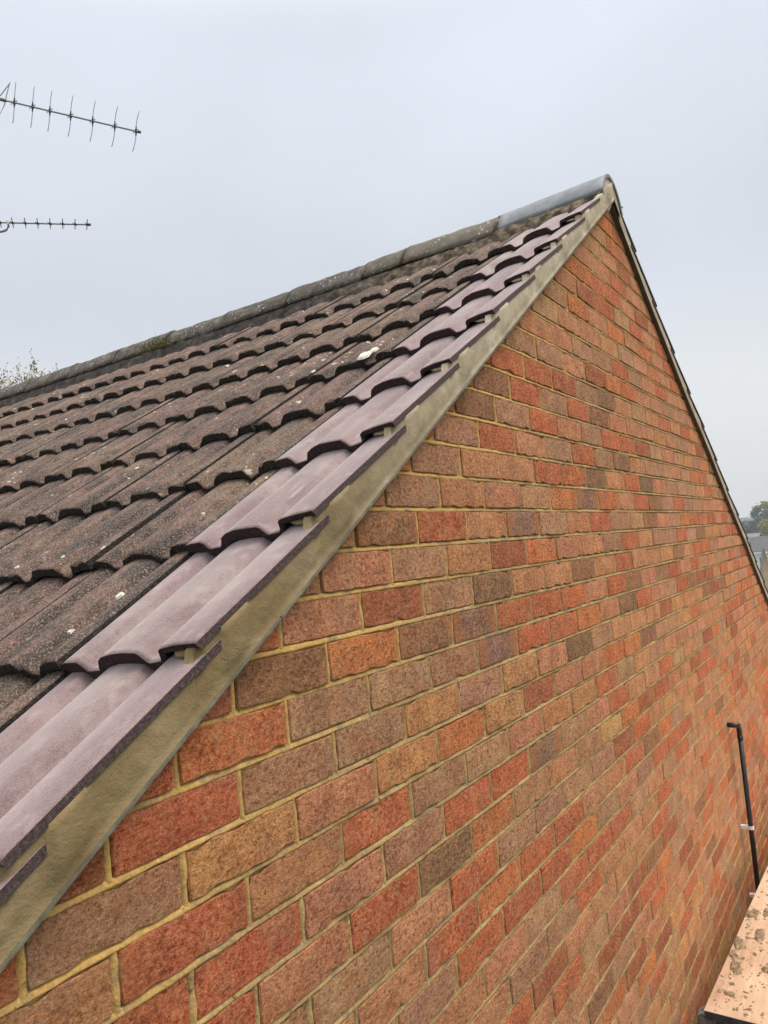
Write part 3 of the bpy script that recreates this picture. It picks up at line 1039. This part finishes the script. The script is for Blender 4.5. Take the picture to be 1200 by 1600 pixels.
# mortared end of the ridge
bm = bmesh.new()
n = 24
cen = bm.verts.new((RX, -0.026, 1.335))
ring = []
for i in range(n + 1):
    a = math.pi * i / n
    px = RX + 0.124 * (0.55 * math.cos(a) + 0.45 * (1 - 2 * i / n))
    pz = 1.398 - 0.105 * (1 - math.sin(a) ** 0.95)
    ring.append(bm.verts.new((px, -0.0225, pz)))
low = [bm.verts.new((x, -0.0315, z)) for x, z in ((RX - 0.150, 1.220), (RX - 0.08, 1.235), (RX + 0.015, 1.325 - 0.005), (RX + 0.10, 1.255), (RX + 0.165, 1.225))]
for i in range(n): bm.faces.new((cen, ring[i], ring[i + 1]))
chain = [ring[n]] + low + [ring[0]]
for a, b in zip(chain, chain[1:]): bm.faces.new((cen, a, b))
hpart('ridge_end_mortar', mesh_of(bm, 'ridge_end_mortar', M_vm))

# lichen crusts standing on the old tiles
def blob(bm, c, rx, ry, h, nrm, seed):
    rr = random.Random(seed)
    n = 11
    t1 = Vector((CT, 0, ST)); t2 = Vector((0, 1, 0)); c = Vector(c)
    mid = bm.verts.new(c + nrm * h)
    r1, r2 = [], []
    for i in range(n):
        a = 2 * math.pi * i / n
        k = 1 + rr.uniform(-.3, .3)
        d = t1 * math.cos(a) * rx * k + t2 * math.sin(a) * ry * k
        r1.append(bm.verts.new(c + d * 0.75 + nrm * h * 0.8))
        r2.append(bm.verts.new(c + d - nrm * 0.002))
    for i in range(n):
        j = (i + 1) % n
        bm.faces.new((mid, r1[i], r1[j]))
        bm.faces.new((r1[i], r2[i], r2[j], r1[j]))
bm = bmesh.new()
NRM = Vector((-ST, 0, CT))
def crust(x, y, rx, ry, h, sd, dz=0.0):
    i = max(k for k in range(-6, 8) if cx_(k) <= x)
    z = proofz(cx_(i), y + 0.06) + (x - cx_(i)) * math.tan(TILT) + dz
    blob(bm, (x, y, z), rx, ry, h, NRM, sd)
crust(cx_(4) + 0.022, 0.395, 0.030, 0.026, 0.005, 1)
crust(cx_(4) + 0.055, 0.385, 0.020, 0.014, 0.004, 12)
crust(-0.2518, 0.352, 0.0085, 0.0085, 0.0025, 2)
crust(-0.345, 0.366, 0.0065, 0.0060, 0.002, 3)
rl = random.Random(99)
for k in range(34):
    i = rl.randint(-1, 7); y = rl.choice((rl.uniform(0.37, 1.2), rl.uniform(0.37, 3.5)))
    roll = 0.0555 + 0.30 * 0
    base = 0.2935 + 0.15 * round((y - 0.2935) / 0.15) + 0.14 + rl.uniform(-0.01, 0.02)
    crust(cx_(i) + rl.choice((rl.uniform(0.015, 0.05), rl.uniform(0.02, 0.26))), base, rl.uniform(0.003, 0.011), rl.uniform(0.003, 0.008), 0.002, 50 + k, 0.001)
link('lichen_crusts', mesh_of(bm, 'lichen_crusts', plain('pale_lichen', (0.58, 0.56, 0.47), 0.95, var=0.35, scale=150, bump=0.002)), slope, kind='stuff')
# clump of moss and grass at the foot of the ridge
rr = random.Random(3)
bm = bmesh.new()
for k in range(260):
    y = 2.55 + rr.gauss(0, 0.09)
    x = 1.825 + rr.gauss(0, 0.022)
    z = 1.262 + rr.gauss(0, 0.012)
    d = Vector((rr.uniform(-1, .4), rr.uniform(-.9, .9), rr.uniform(0.2, 1.2))).normalized() * rr.uniform(0.015, 0.05)
    s = d.cross(Vector((rr.random(), rr.random(), rr.random()))).normalized() * 0.0022
    p = Vector((x, y, z))
    bm.faces.new([bm.verts.new(q) for q in (p - s, p + s, p + d)])
g = link('grass_tuft', mesh_of(bm, 'grass_tuft', plain('tuft_green', (0.14, 0.14, 0.045), 0.8, var=0.4, scale=60)), None,
         label='small tuft of grass and moss growing at the foot of the ridge', category='grass tuft')

# ------------------------------------------------------------------ waste pipe
PX = 3.335
pipe = empty('waste_pipe', (PX, -0.03, -3.4), label='thin black waste pipe with elbow running down the gable wall', category='pipe')
PO = Vector((PX, -0.03, -3.4))
def sub(parent, org, name, me, **kw):
    o = link(name, me, parent, **kw)
    o.location = -org
    return o
bm = bmesh.new()
add_tube(bm, [(PX, -0.047, -1.19), (PX + 0.02, -0.047, -1.75), (PX + 0.045, -0.047, -3.4)], 0.0128, 14)
sub(pipe, PO, 'pipe_run', mesh_of(bm, 'pipe_run', M_pipe, True))
bm = bmesh.new()
add_tube(bm, [(PX - 0.048, 0.01, -1.110), (PX - 0.048, -0.030, -1.110), (PX - 0.040, -0.047, -1.111), (PX - 0.022, -0.048, -1.114), (PX - 0.005, -0.047, -1.127), (PX, -0.047, -1.15), (PX, -0.047, -1.192)], 0.0135, 14)
add_tube(bm, [(PX, -0.047, -1.175), (PX + 0.0015, -0.047, -1.200)], 0.0148, 14)
sub(pipe, PO, 'elbow', mesh_of(bm, 'elbow', M_pipe, True))
for z in (-1.665, -2.03):
    bm = bmesh.new()
    x = PX + 0.02 * (-(z + 1.19)) / 0.56
    add_box(bm, x - 0.013, x + 0.013, -0.034, 0.002, z - 0.008, z + 0.008)
    add_tube(bm, [(x, -0.047, z - 0.009), (x, -0.047, z + 0.009)], 0.0160, 14)
    sub(pipe, PO, 'pipe_clip', mesh_of(bm, 'pipe_clip', M_clip))

# ------------------------------------------------------------------ scaffold platform beside the wall
ZB = -1.75
def ply_box(bm, c, ang):
    pass
ang = math.atan2(-0.055, 1.4)
board = empty('plywood_board', (1.74, -0.095, ZB), label='orange plywood platform sheet spattered with mortar beside the wall', category='board')
board.rotation_euler = (0, 0, ang)
bm = bmesh.new()
add_box(bm, 0, 2.44, -1.22, 0, -0.018, 0)
bmesh.ops.bevel(bm, geom=bm.edges[:], offset=0.0015, segments=1, affect='EDGES')
link('sheet', mesh_of(bm, 'sheet', M_ply), board)
bm = bmesh.new()
add_box(bm, -0.0035, -0.0005, -1.215, -0.004, -0.022, 0.0015)
link('end_band', mesh_of(bm, 'end_band', M_band), board)
sheet2 = empty('plywood_board', (4.19, -0.192, ZB - 0.001), label='second orange plywood platform sheet farther along the wall', category='board')
sheet2.rotation_euler = (0, 0, ang)
bm = bmesh.new()
add_box(bm, 0, 2.44, -1.22, 0, -0.018, 0)
link('sheet', mesh_of(bm, 'sheet', M_ply), sheet2)

# mortar droppings: too many to count
bm = bmesh.new()
rr = random.Random(21)
up = Vector((0, 0, 1))
ca, sa = math.cos(ang), math.sin(ang)
def drop(u, v, rx, ry, h, sd):
    r2 = random.Random(sd)
    n = 12
    c = Vector((1.74 + u * ca - v * sa, -0.095 + u * sa + v * ca, ZB))
    mid = bm.verts.new(c + up * h)
    a1, a2 = [], []
    ph = r2.uniform(0, 6)
    for i in range(n):
        a = 2 * math.pi * i / n
        k = 1 + 0.28 * math.sin(2 * a + ph) + r2.uniform(-.22, .22)
        d = Vector((math.cos(a) * rx * k, math.sin(a) * ry * k, 0))
        a1.append(bm.verts.new(c + d * 0.7 + up * h * 0.85))
        a2.append(bm.verts.new(c + d + up * 0.0008))
    for i in range(n):
        j = (i + 1) % n
        bm.faces.new((mid, a1[i], a1[j]))
        bm.faces.new((a1[i], a2[i], a2[j], a1[j]))
for k in range(1100):
    u = rr.uniform(0.01, 2.3)
    v = -abs(rr.gauss(0, 0.22)) - 0.008
    if v < -1.1: continue
    s = rr.choice((.6, .6, 1, 1, 1, 1.6, 2.4)) * rr.uniform(0.0018, 0.0042)
    drop(u, v, s * rr.uniform(.8, 1.6), s * rr.uniform(.7, 1.2), s * 0.28, k)
for u, v, a, b in ((0.33, -0.045, 0.05, 0.022), (0.52, -0.02, 0.055, 0.02), (0.62, -0.085, 0.05, 0.026), (0.36, -0.15, 0.028, 0.02), (0.84, -0.075, 0.035, 0.018),
                   (0.80, -0.022, 0.06, 0.022), (1.28, -0.03, 0.03, 0.02), (0.14, -0.06, 0.02, 0.014), (0.56, -0.19, 0.03, 0.018), (0.42, -0.02, 0.04, 0.018)):
    drop(u, v, a, b, 0.007, int(u * 1000))
link('mortar_droppings', mesh_of(bm, 'mortar_droppings', M_drop), None, kind='stuff',
     label='dried brown mortar droppings spattered over the plywood', category='mortar droppings')

# tubes under the platform
scaf = empty('scaffold', (2.0, -0.7, ZG), label='galvanised scaffold tubes carrying the plywood platform', category='scaffold')
SO = Vector((2.0, -0.7, ZG))
bm = bmesh.new()
for x in (1.78, 3.9, 6.2):
    bm = bmesh.new()
    add_tube(bm, [(x, -0.075 - (x - 1.7) * 0.04, ZB - 0.045), (x, -1.55, ZB - 0.045)], 0.0242, 14)
    sub(scaf, SO, 'transom', mesh_of(bm, 'transom', M_steel, True))
for y in (-0.40, -1.40):
    bm = bmesh.new()
    add_tube(bm, [(-3.0, y, ZB - 0.095), (7.0, y, ZB - 0.095)], 0.0242, 14)
    sub(scaf, SO, 'ledger', mesh_of(bm, 'ledger', M_steel, True))
    for x in (-2.6, 7.0):
        bm = bmesh.new()
        add_tube(bm, [(x, y - 0.05, ZG), (x, y - 0.05, ZB - 0.02)], 0.0242, 14)
        sub(scaf, SO, 'standard', mesh_of(bm, 'standard', M_steel, True))
for x, y in ((1.78, -0.10), (1.78, -0.40)):
    bm = bmesh.new()
    add_box(bm, x - 0.034, x + 0.034, y - 0.03, y + 0.03, ZB - 0.082, ZB - 0.022)
    bmesh.ops.bevel(bm, geom=bm.edges[:], offset=0.008, segments=2, affect='EDGES')
    sub(scaf, SO, 'coupler', mesh_of(bm, 'coupler', M_steel))
# ------------------------------------------------------------------ television aerials on a chimney past the end of the frame
chim = empty('chimney_stack', (1.97, 5.35, 1.2), label='brick chimney stack on the ridge carrying the aerial mast', category='chimney')
CO = Vector((1.97, 5.35, 1.2))
bm = bmesh.new()
add_box(bm, 1.70, 2.24, 5.12, 5.58, 1.05, 1.95)
add_box(bm, 1.67, 2.27, 5.09, 5.61, 1.95, 2.03)
sub(chim, CO, 'stack', mesh_of(bm, 'stack', plain('chimney_brick', (0.30, 0.13, 0.09), 0.9, var=0.3)))
mast = empty('aerial_mast', (1.69, 4.95, 1.3), label='thin aluminium mast standing by the chimney', category='mast')
MO = Vector((1.69, 4.95, 1.3))
P1, P2 = Vector((1.290, 3.925, 3.165)), Vector((1.72, 4.79, 2.69))

def yagi(label, A, Bp, offs, elen, edir, boom_r, rod_r, bend, grp):
    A, Bp = Vector(A), Vector(Bp)
    org = A
    root = empty('television_aerial', A, label=label, category='aerial', group=grp)
    d = (Bp - A).normalized()
    L = (Bp - A).length
    bm = bmesh.new()
    add_tube(bm, [A - d * 0.35, Bp + d * 0.004], boom_r, 8)
    sub(root, org, 'boom', mesh_of(bm, 'boom', M_alu))
    bm = bmesh.new()
    add_tube(bm, [Bp - d * 0.006, Bp + d * 0.012], boom_r * 1.5, 8)
    sub(root, org, 'end_cap', mesh_of(bm, 'end_cap', M_blk))
    e = Vector(edir).normalized()
    for q in offs:
        c = A + d * (q * L)
        bm = bmesh.new()
        h = elen / 2
        pts = []
        for t in (-1, -0.8, -0.55, -0.25, 0, 0.25, 0.55, 0.8, 1):
            k = bend * q
            pts.append(c + e * (h * t) + d * (k * (max(0, abs(t) - 0.25)) ** 1.6 * (1 if t > 0 else -1)))
        add_tube(bm, pts, rod_r, 6)
        el = sub(root, org, 'element', mesh_of(bm, 'element', M_rod, True))
        bm = bmesh.new()
        s = e * 0.030
        add_tube(bm, [c - s, c - s * 0.45, c + s * 0.45, c + s], 0.0042, 6)
        add_tube(bm, [c - e * 0.012, c + e * 0.012], boom_r * 1.35, 6)
        side = e.cross(d)
        add_tube(bm, [c - side * boom_r - d * 0.016 - e * 0.022, c - d * 0.013 + e * 0.0], 0.0022, 5)
        add_tube(bm, [c + side * boom_r + d * 0.012 + e * 0.022, c + d * 0.010], 0.0022, 5)
        k = link('element_clip', mesh_of(bm, 'element_clip', M_blk), el)
    return root, org, d, e

a1, o1, d1, e1 = yagi('upper television aerial with long upright bent rods along its boom', (1.426, 3.73, 3.095), (2.034, 2.83, 2.737),
     [(x + 60) / 277 for x in (22.5, 51, 78, 110.5, 145, 179.5, 212.7)], 0.272, (0.05, -0.08, 1), 0.0058, 0.0021, 0.030, 'television aerials on the mast')
bm = bmesh.new()
c = Vector((1.426, 3.73, 3.095)) + d1 * (1.144 * 0.225)
add_tube(bm, [c + e1 * 0.02 - d1 * .01, c + e1 * 0.11 + d1 * 0.045, c + e1 * 0.125 + d1 * 0.05, c + e1 * 0.03 + d1 * 0.03, c - e1 * 0.03 + d1 * 0.02, c - e1 * 0.13 - d1 * 0.02], 0.0026, 6)
add_tube(bm, [c - d1 * .01, c + d1 * .03], 0.011, 8)
sub(a1, o1, 'folded_dipole', mesh_of(bm, 'folded_dipole', M_rod, True))
a2, o2, d2, e2 = yagi('lower television aerial with short horizontal rods seen end on', (1.83, 4.627, 2.667), (2.365, 3.812, 2.558),
     [(x + 70) / 209 for x in (0, 19.5, 39.3, 58.7, 78.3, 98, 117.3, 136)], 0.22, (0.56, 0.80, 0.10), 0.0062, 0.0032, 0.0, 'television aerials on the mast')
bm = bmesh.new()
c = Vector((1.83, 4.627, 2.667)) + d2 * (0.981 * 82 / 209)
v = Vector((0, 0, 1))
add_tube(bm, [c + v * 0.012, c - v * 0.03 + d2 * 0.005, c - v * 0.055 - d2 * 0.012, c - v * 0.068 - d2 * 0.045, c - v * 0.070 - d2 * 0.10, c - v * 0.075 - d2 * 0.34], 0.0085, 10)
sub(a2, o2, 'support_arm', mesh_of(bm, 'support_arm', M_alu, True))
# mast and outriggers, just outside the frame
bm = bmesh.new()
mx_, my_ = 1.69, 4.98
add_tube(bm, [(mx_, my_, 1.25), (mx_, my_, 3.35)], 0.016, 10)
sub(mast, MO, 'pole', mesh_of(bm, 'pole', M_alu, True))
bm = bmesh.new()
add_tube(bm, [(mx_, my_, 3.28), (1.24, 4.0, 3.20)], 0.010, 8)
add_tube(bm, [(mx_, my_, 2.62), (1.64, 4.92, 2.62)], 0.010, 8)
sub(mast, MO, 'outrigger', mesh_of(bm, 'outrigger', M_alu, True))

# ------------------------------------------------------------------ land
def gz(x, y):
    r = math.hypot(x, y)
    z = ZG - 6.0 * min(1, max(0, (r - 20) / 110)) ** 1.0
    z += 1.2 * noise.noise((x * 0.01, y * 0.01, 0)) * min(1, r / 60)
    if r > 260:
        k = min(1, (r - 260) / 640)
        z += k * k * (3 - 2 * k) * (16 + 8 * noise.noise((x * 0.0035, y * 0.0035, 4)))
    return z
bm = bmesh.new()
rad = [0, 8, 16, 24, 34, 48, 66, 90, 115, 140, 170, 205, 245, 290, 340, 400, 470, 550, 640, 740, 850, 1000, 1250]
NA = 96
prev = None
for r in rad:
    ring = [bm.verts.new((r * math.cos(2 * math.pi * i / NA), r * math.sin(2 * math.pi * i / NA), gz(r * math.cos(2 * math.pi * i / NA), r * math.sin(2 * math.pi * i / NA)))) for i in range(NA)] if r else [bm.verts.new((0, 0, ZG))]
    if prev:
        if len(prev) == 1:
            for i in range(NA): bm.faces.new((prev[0], ring[i], ring[(i + 1) % NA]))
        else:
            for i in range(NA): bm.faces.new((prev[i], ring[i], ring[(i + 1) % NA], prev[(i + 1) % NA]))
    prev = ring
mg = Mat('ground_grass', 0.95, 0.1)
mg.color(mg.ramp(mg.noise(0.05, 6), [(0.3, (0.05, 0.065, 0.028)), (0.55, (0.075, 0.09, 0.04)), (0.75, (0.13, 0.12, 0.075))]))
link('ground', mesh_of(bm, 'ground', mg.m, True), None, kind='structure')

M_bark = plain('bark', (0.09, 0.07, 0.055), 0.95, var=0.3)
def leaf_mat(name, c):
    return plain(name, c, 0.7, var=0.4, scale=1.3)
LM = {'green': leaf_mat('leaf_green', (0.055, 0.09, 0.035)), 'dark': leaf_mat('leaf_dark', (0.030, 0.078, 0.034)),
      'yellow': leaf_mat('leaf_yellow', (0.24, 0.22, 0.05)), 'brown': leaf_mat('leaf_brown', (0.16, 0.10, 0.045)), 'amber': leaf_mat('leaf_amber', (0.30, 0.225, 0.085))}
def tree(x, y, hgt, wid, kind, label, seed, nleaf=1500, leaf=0.35, name='tree', base=None, group=None, trunk_r=0.25, fill=1.0):
    rr = random.Random(seed)
    z0 = gz(x, y) if base is None else base
    t = empty(name, (x, y, z0), label=label, category='tree')
    if group: t['group'] = group
    bm = bmesh.new()
    add_tube(bm, [(0, 0, -0.2), (rr.uniform(-.1, .1), rr.uniform(-.1, .1), hgt * 0.3), (rr.uniform(-.3, .3), rr.uniform(-.3, .3), hgt * 0.85)], trunk_r, 8, trunk_r * 0.25)
    link('trunk', mesh_of(bm, 'trunk', M_bark, True), t)
    tips = []
    bm = bmesh.new()
    for k in range(16):
        a = rr.uniform(0, 2 * math.pi); hh = rr.uniform(0.3, 0.75) * hgt
        ln = wid * rr.uniform(.5, 1.0)
        tip = Vector((math.cos(a) * ln, math.sin(a) * ln, min(hgt * 0.97, hh + ln * rr.uniform(.5, 1.1))))
        add_tube(bm, [(0, 0, hh), Vector((0, 0, hh)).lerp(tip, .5) + Vector((0, 0, -.1 * ln)), tip], trunk_r * 0.3, 5, trunk_r * 0.05)
        tips.append(tip)
    link('limb', mesh_of(bm, 'limb', M_bark), t)
    bm = bmesh.new()
    cl = []
    for k in range(26):
        a = rr.uniform(0, 2 * math.pi); el = rr.uniform(-0.25, 1)
        r = rr.uniform(.45, 1.0)
        cl.append((Vector((math.cos(a) * wid * r * math.sqrt(max(0, 1 - el * el * .8)), math.sin(a) * wid * r * math.sqrt(max(0, 1 - el * el * .8)), hgt * 0.60 + el * hgt * 0.36)), wid * rr.uniform(.22, .42)))
    for tp in tips: cl.append((tp, wid * 0.25))
    for k in range(nleaf):
        c, s = rr.choice(cl)
        p = c + Vector((rr.gauss(0, 1), rr.gauss(0, 1), rr.gauss(0, .8))) * s * 0.55
        if p.z > hgt: p.z = hgt - rr.random() * 0.3
        n = Vector((rr.gauss(0, 1), rr.gauss(0, 1), rr.gauss(0, 1))).normalized()
        u = n.orthogonal().normalized() * leaf * rr.uniform(.5, 1.1)
        v = n.cross(u).normalized() * leaf * rr.uniform(.4, .8)
        bm.faces.new([bm.verts.new(q) for q in (p - u, p - v, p + u, p + v)])
    link('crown', mesh_of(bm, 'crown', LM[kind]), t)
    return t

# the view past the far verge: direction roughly (0.99, 0.12)
def at(dist, off): # dist along the line of sight past the verge, off metres to the right of it
    b = Vector((0.9925, 0.1222, 0)).normalized()
    r = Vector((b.y, -b.x, 0))
    return CAM.x + b.x * dist + r.x * off, CAM.y + b.y * dist + r.y * off
spec = [(205, 1.3, 16.6, 3.0, 'dark', 'tall dark green tree on the skyline behind the houses'),
        (215, -2.6, 12.8, 3.0, 'dark', 'lower dark tree to the left of the tall one on the skyline'),
        (176, 1.5, 13.6, 2.0, 'yellow', 'yellow green autumn tree behind the dark roof'),
        (214, 3.4, 17.6, 3.2, 'yellow', 'tall yellowing tree beyond the dark roof'),
        (185, -2.8, 9.4, 2.6, 'dark', 'small dark tree left of the dark roof'),
        (330, -6, 13.5, 6, 'green', 'faint hazy tree far behind at the left of the skyline'),
        (345, 4, 14, 6, 'green', 'faint hazy tree far behind the tall dark one'),
        (190, 9, 12, 4, 'brown', 'brown autumn tree beside the tall yellowing tree')]
for k, (d, o, hh, ww, kd, lb) in enumerate(spec):
    x, y = at(d, o)
    tree(x, y, hh, ww, kd, lb, 300 + k, nleaf=4200, leaf=0.30 if d < 300 else 0.5, trunk_r=0.3)
# wooded skyline, too many trees to count
bm = bmesh.new()
rr = random.Random(5)
for k in range(26000):
    a = rr.uniform(-0.55, 1.3); r = rr.uniform(520, 760)
    x, y = r * math.cos(a), r * math.sin(a)
    z = gz(x, y)
    p = Vector((x, y, z + rr.uniform(0, 5 + 3 * noise.noise((x * .03, y * .03, 1)))))
    s = rr.uniform(0.9, 2.0)
    n = Vector((rr.gauss(0, 1), rr.gauss(0, 1), rr.gauss(0, 1))).normalized()
    u = n.orthogonal().normalized() * s; v = n.cross(u).normalized() * s * .8
    bm.faces.new([bm.verts.new(q) for q in (p - u, p - v, p + u, p + v)])
link('far_woods', mesh_of(bm, 'far_woods', LM['dark']), None, kind='stuff', label='hazy belt of woodland along the far skyline', category='woods')

# autumn tree whose top shows over the ridge at the far left
t = tree(6.95, 12.1, 10.35, 1.9, 'amber', 'sparse autumn tree whose twig tips show over the ridge', 911, nleaf=2400, leaf=0.035, base=ZG, trunk_r=0.16)
bm = bmesh.new()
rr = random.Random(64)
for k in range(150):
    a = rr.uniform(0, 6.28); r = rr.uniform(0, 1.25)
    p = Vector((math.cos(a) * r, math.sin(a) * r, 9.14 + rr.uniform(-.2, .55)))
    pts = [p]
    for s in range(5):
        p = p + Vector((rr.uniform(-.07, .07), rr.uniform(-.07, .07), rr.uniform(.08, .19)))
        pts.append(p)
        if s > 1:
            for q in range(8 if s < 4 else 3):
                c = p + Vector((rr.gauss(0, .03), rr.gauss(0, .03), rr.gauss(0, .03)))
                n = Vector((rr.gauss(0, 1), rr.gauss(0, 1), rr.gauss(0, 1))).normalized()
                u = n.orthogonal().normalized() * 0.021; v = n.cross(u).normalized() * 0.016
                bm.faces.new([bm.verts.new(z) for z in (c - u, c - v, c + u, c + v)])
    add_tube(bm, pts, 0.006, 4, 0.002, cap=False)
for f in bm.faces:
    if f.calc_area() > 0.0005 and len(f.verts) == 4 and len(f.verts[0].link_faces) == 1: f.material_index = 1
link('twigs', mesh_of(bm, 'twigs', [plain('twig', (0.10, 0.085, 0.07), 0.9), LM['amber']]), t)

# ------------------------------------------------------------------ distant houses
M_slate = plain('dark_roof', (0.075, 0.068, 0.075), 0.8, var=0.25, scale=1.5)
M_render = plain('white_render', (0.74, 0.74, 0.72), 0.7, var=0.06, scale=1)
M_tan = plain('tan_brick', (0.50, 0.36, 0.22), 0.85, var=0.15, scale=1.5)
M_glass = plain('dark_glass', (0.03, 0.035, 0.04), 0.1, var=0.1, spec=0.6)
M_greyroof = plain('grey_roof', (0.16, 0.16, 0.165), 0.8, var=0.2, scale=1.5)
def far_house(x, y, ang, L, D, eave, ridge, wall, roofm, label, wins=4, base=None, chimney=False):
    z0 = gz(x, y) - 0.1 if base is None else base
    h = empty('house', (x, y, z0), label=label, category='house')
    h.rotation_euler = (0, 0, ang)
    bm = bmesh.new()
    # ridge runs along local y; local -x faces us
    add_prism(bm, [(-D / 2, 0), (D / 2, 0), (D / 2, eave), (0, ridge - 0.12), (-D / 2, eave)], -L / 2, L / 2)
    link('wall', mesh_of(bm, 'wall', wall), h)
    bm = bmesh.new()
    for s in (-1, 1):
        e = 0.35 if D > 3 else 0.06
        sl = (ridge - eave) / (D / 2)
        pts = [(s * (D / 2 + e), eave - sl * e), (0, ridge), (0, ridge + 0.14), (s * (D / 2 + e), eave - sl * e + 0.14)] if D > 3 else [(s * (D / 2 + e), eave - sl * e), (0, ridge - 0.1), (0, ridge + 0.1), (s * (D / 2 + e + 0.05), eave - sl * e)]
        if s > 0: pts = pts[::-1]
        add_prism(bm, pts, -L / 2 - 0.3, L / 2 + 0.3)
    rf = link('roof', mesh_of(bm, 'roof', roofm), h)
    bm = bmesh.new()
    add_box(bm, -0.4, 0.4, L * 0.25, L * 0.25 + 0.7, ridge - 0.3, ridge + 0.9)
    if chimney: link('chimney', mesh_of(bm, 'chimney', M_tan), rf)
    else: bm.free()
    bm = bmesh.new()
    add_box(bm, -D / 2 - 0.42, -D / 2 - 0.30, -L / 2 - 0.3, L / 2 + 0.3, eave - 0.42, eave - 0.14)
    link('fascia', mesh_of(bm, 'fascia', M_render), h)
    for fl in (0.28, 0.68):
        for k in range(wins):
            yy = -L / 2 + (k + 0.5) * L / wins
            zz = eave * fl
            bm = bmesh.new()
            add_box(bm, -D / 2 - 0.05, -D / 2 + 0.04, yy - 0.72, yy + 0.72, zz - 0.65, zz + 0.65)
            wn = link('window', mesh_of(bm, 'window', M_render), h)
            for s in (-1, 1):
                bm = bmesh.new()
                add_box(bm, -D / 2 - 0.07, -D / 2 - 0.052, yy + s * 0.33 - 0.27, yy + s * 0.33 + 0.27, zz - 0.54, zz + 0.54)
                link('pane', mesh_of(bm, 'pane', M_glass), wn)
    return h
A0 = math.atan2(0.1222, 0.9925)
def house_at(d, o, top, **kw):
    """top: height of the ridge relative to the camera"""
    x, y = at(d, o)
    base = CAM.z + top - kw['ridge']
    return far_house(x, y, A0 + kw.pop('rot', 0), base=base, **kw)
house_at(150, 6.15, -2.3, L=15, D=9, eave=5.0, ridge=7.3, wall=M_render, roofm=M_slate, rot=0.06, wins=6, label='white rendered house with a dark roof seen past the far verge')
house_at(172, -2.4, -1.9, L=5, D=8, eave=5.0, ridge=7.0, wall=M_greyroof, roofm=M_greyroof, rot=-0.3, wins=2, label='small grey roofed house left of the dark roof')
house_at(118, 0.22, -3.3, L=6, D=1.6, eave=4.2, ridge=8.4, wall=M_tan, roofm=M_greyroof, rot=math.pi / 2 + 0.02, wins=2, label='narrow tan gabled house in front of the white one')
house_at(128, 6.2, -5.6, L=9, D=7, eave=4.2, ridge=6.4, wall=M_render, roofm=M_slate, rot=0.1, wins=3, label='lower white house at the right edge of the view')

# ------------------------------------------------------------------ haze
bm = bmesh.new()
add_box(bm, -300, 1300, -900, 1300, -60, 42)
hz = bpy.data.materials.new('haze'); hz.use_nodes = True
ht = hz.node_tree; ht.nodes.clear()
pv = ht.nodes.new('ShaderNodeVolumePrincipled')
pv.inputs['Color'].default_value = (0.86, 0.90, 0.95, 1)
pv.inputs['Density'].default_value = 0.0010
ho = ht.nodes.new('ShaderNodeOutputMaterial')
ht.links.new(pv.outputs[0], ho.inputs['Volume'])
link('haze', mesh_of(bm, 'haze', hz), None, kind='stuff')
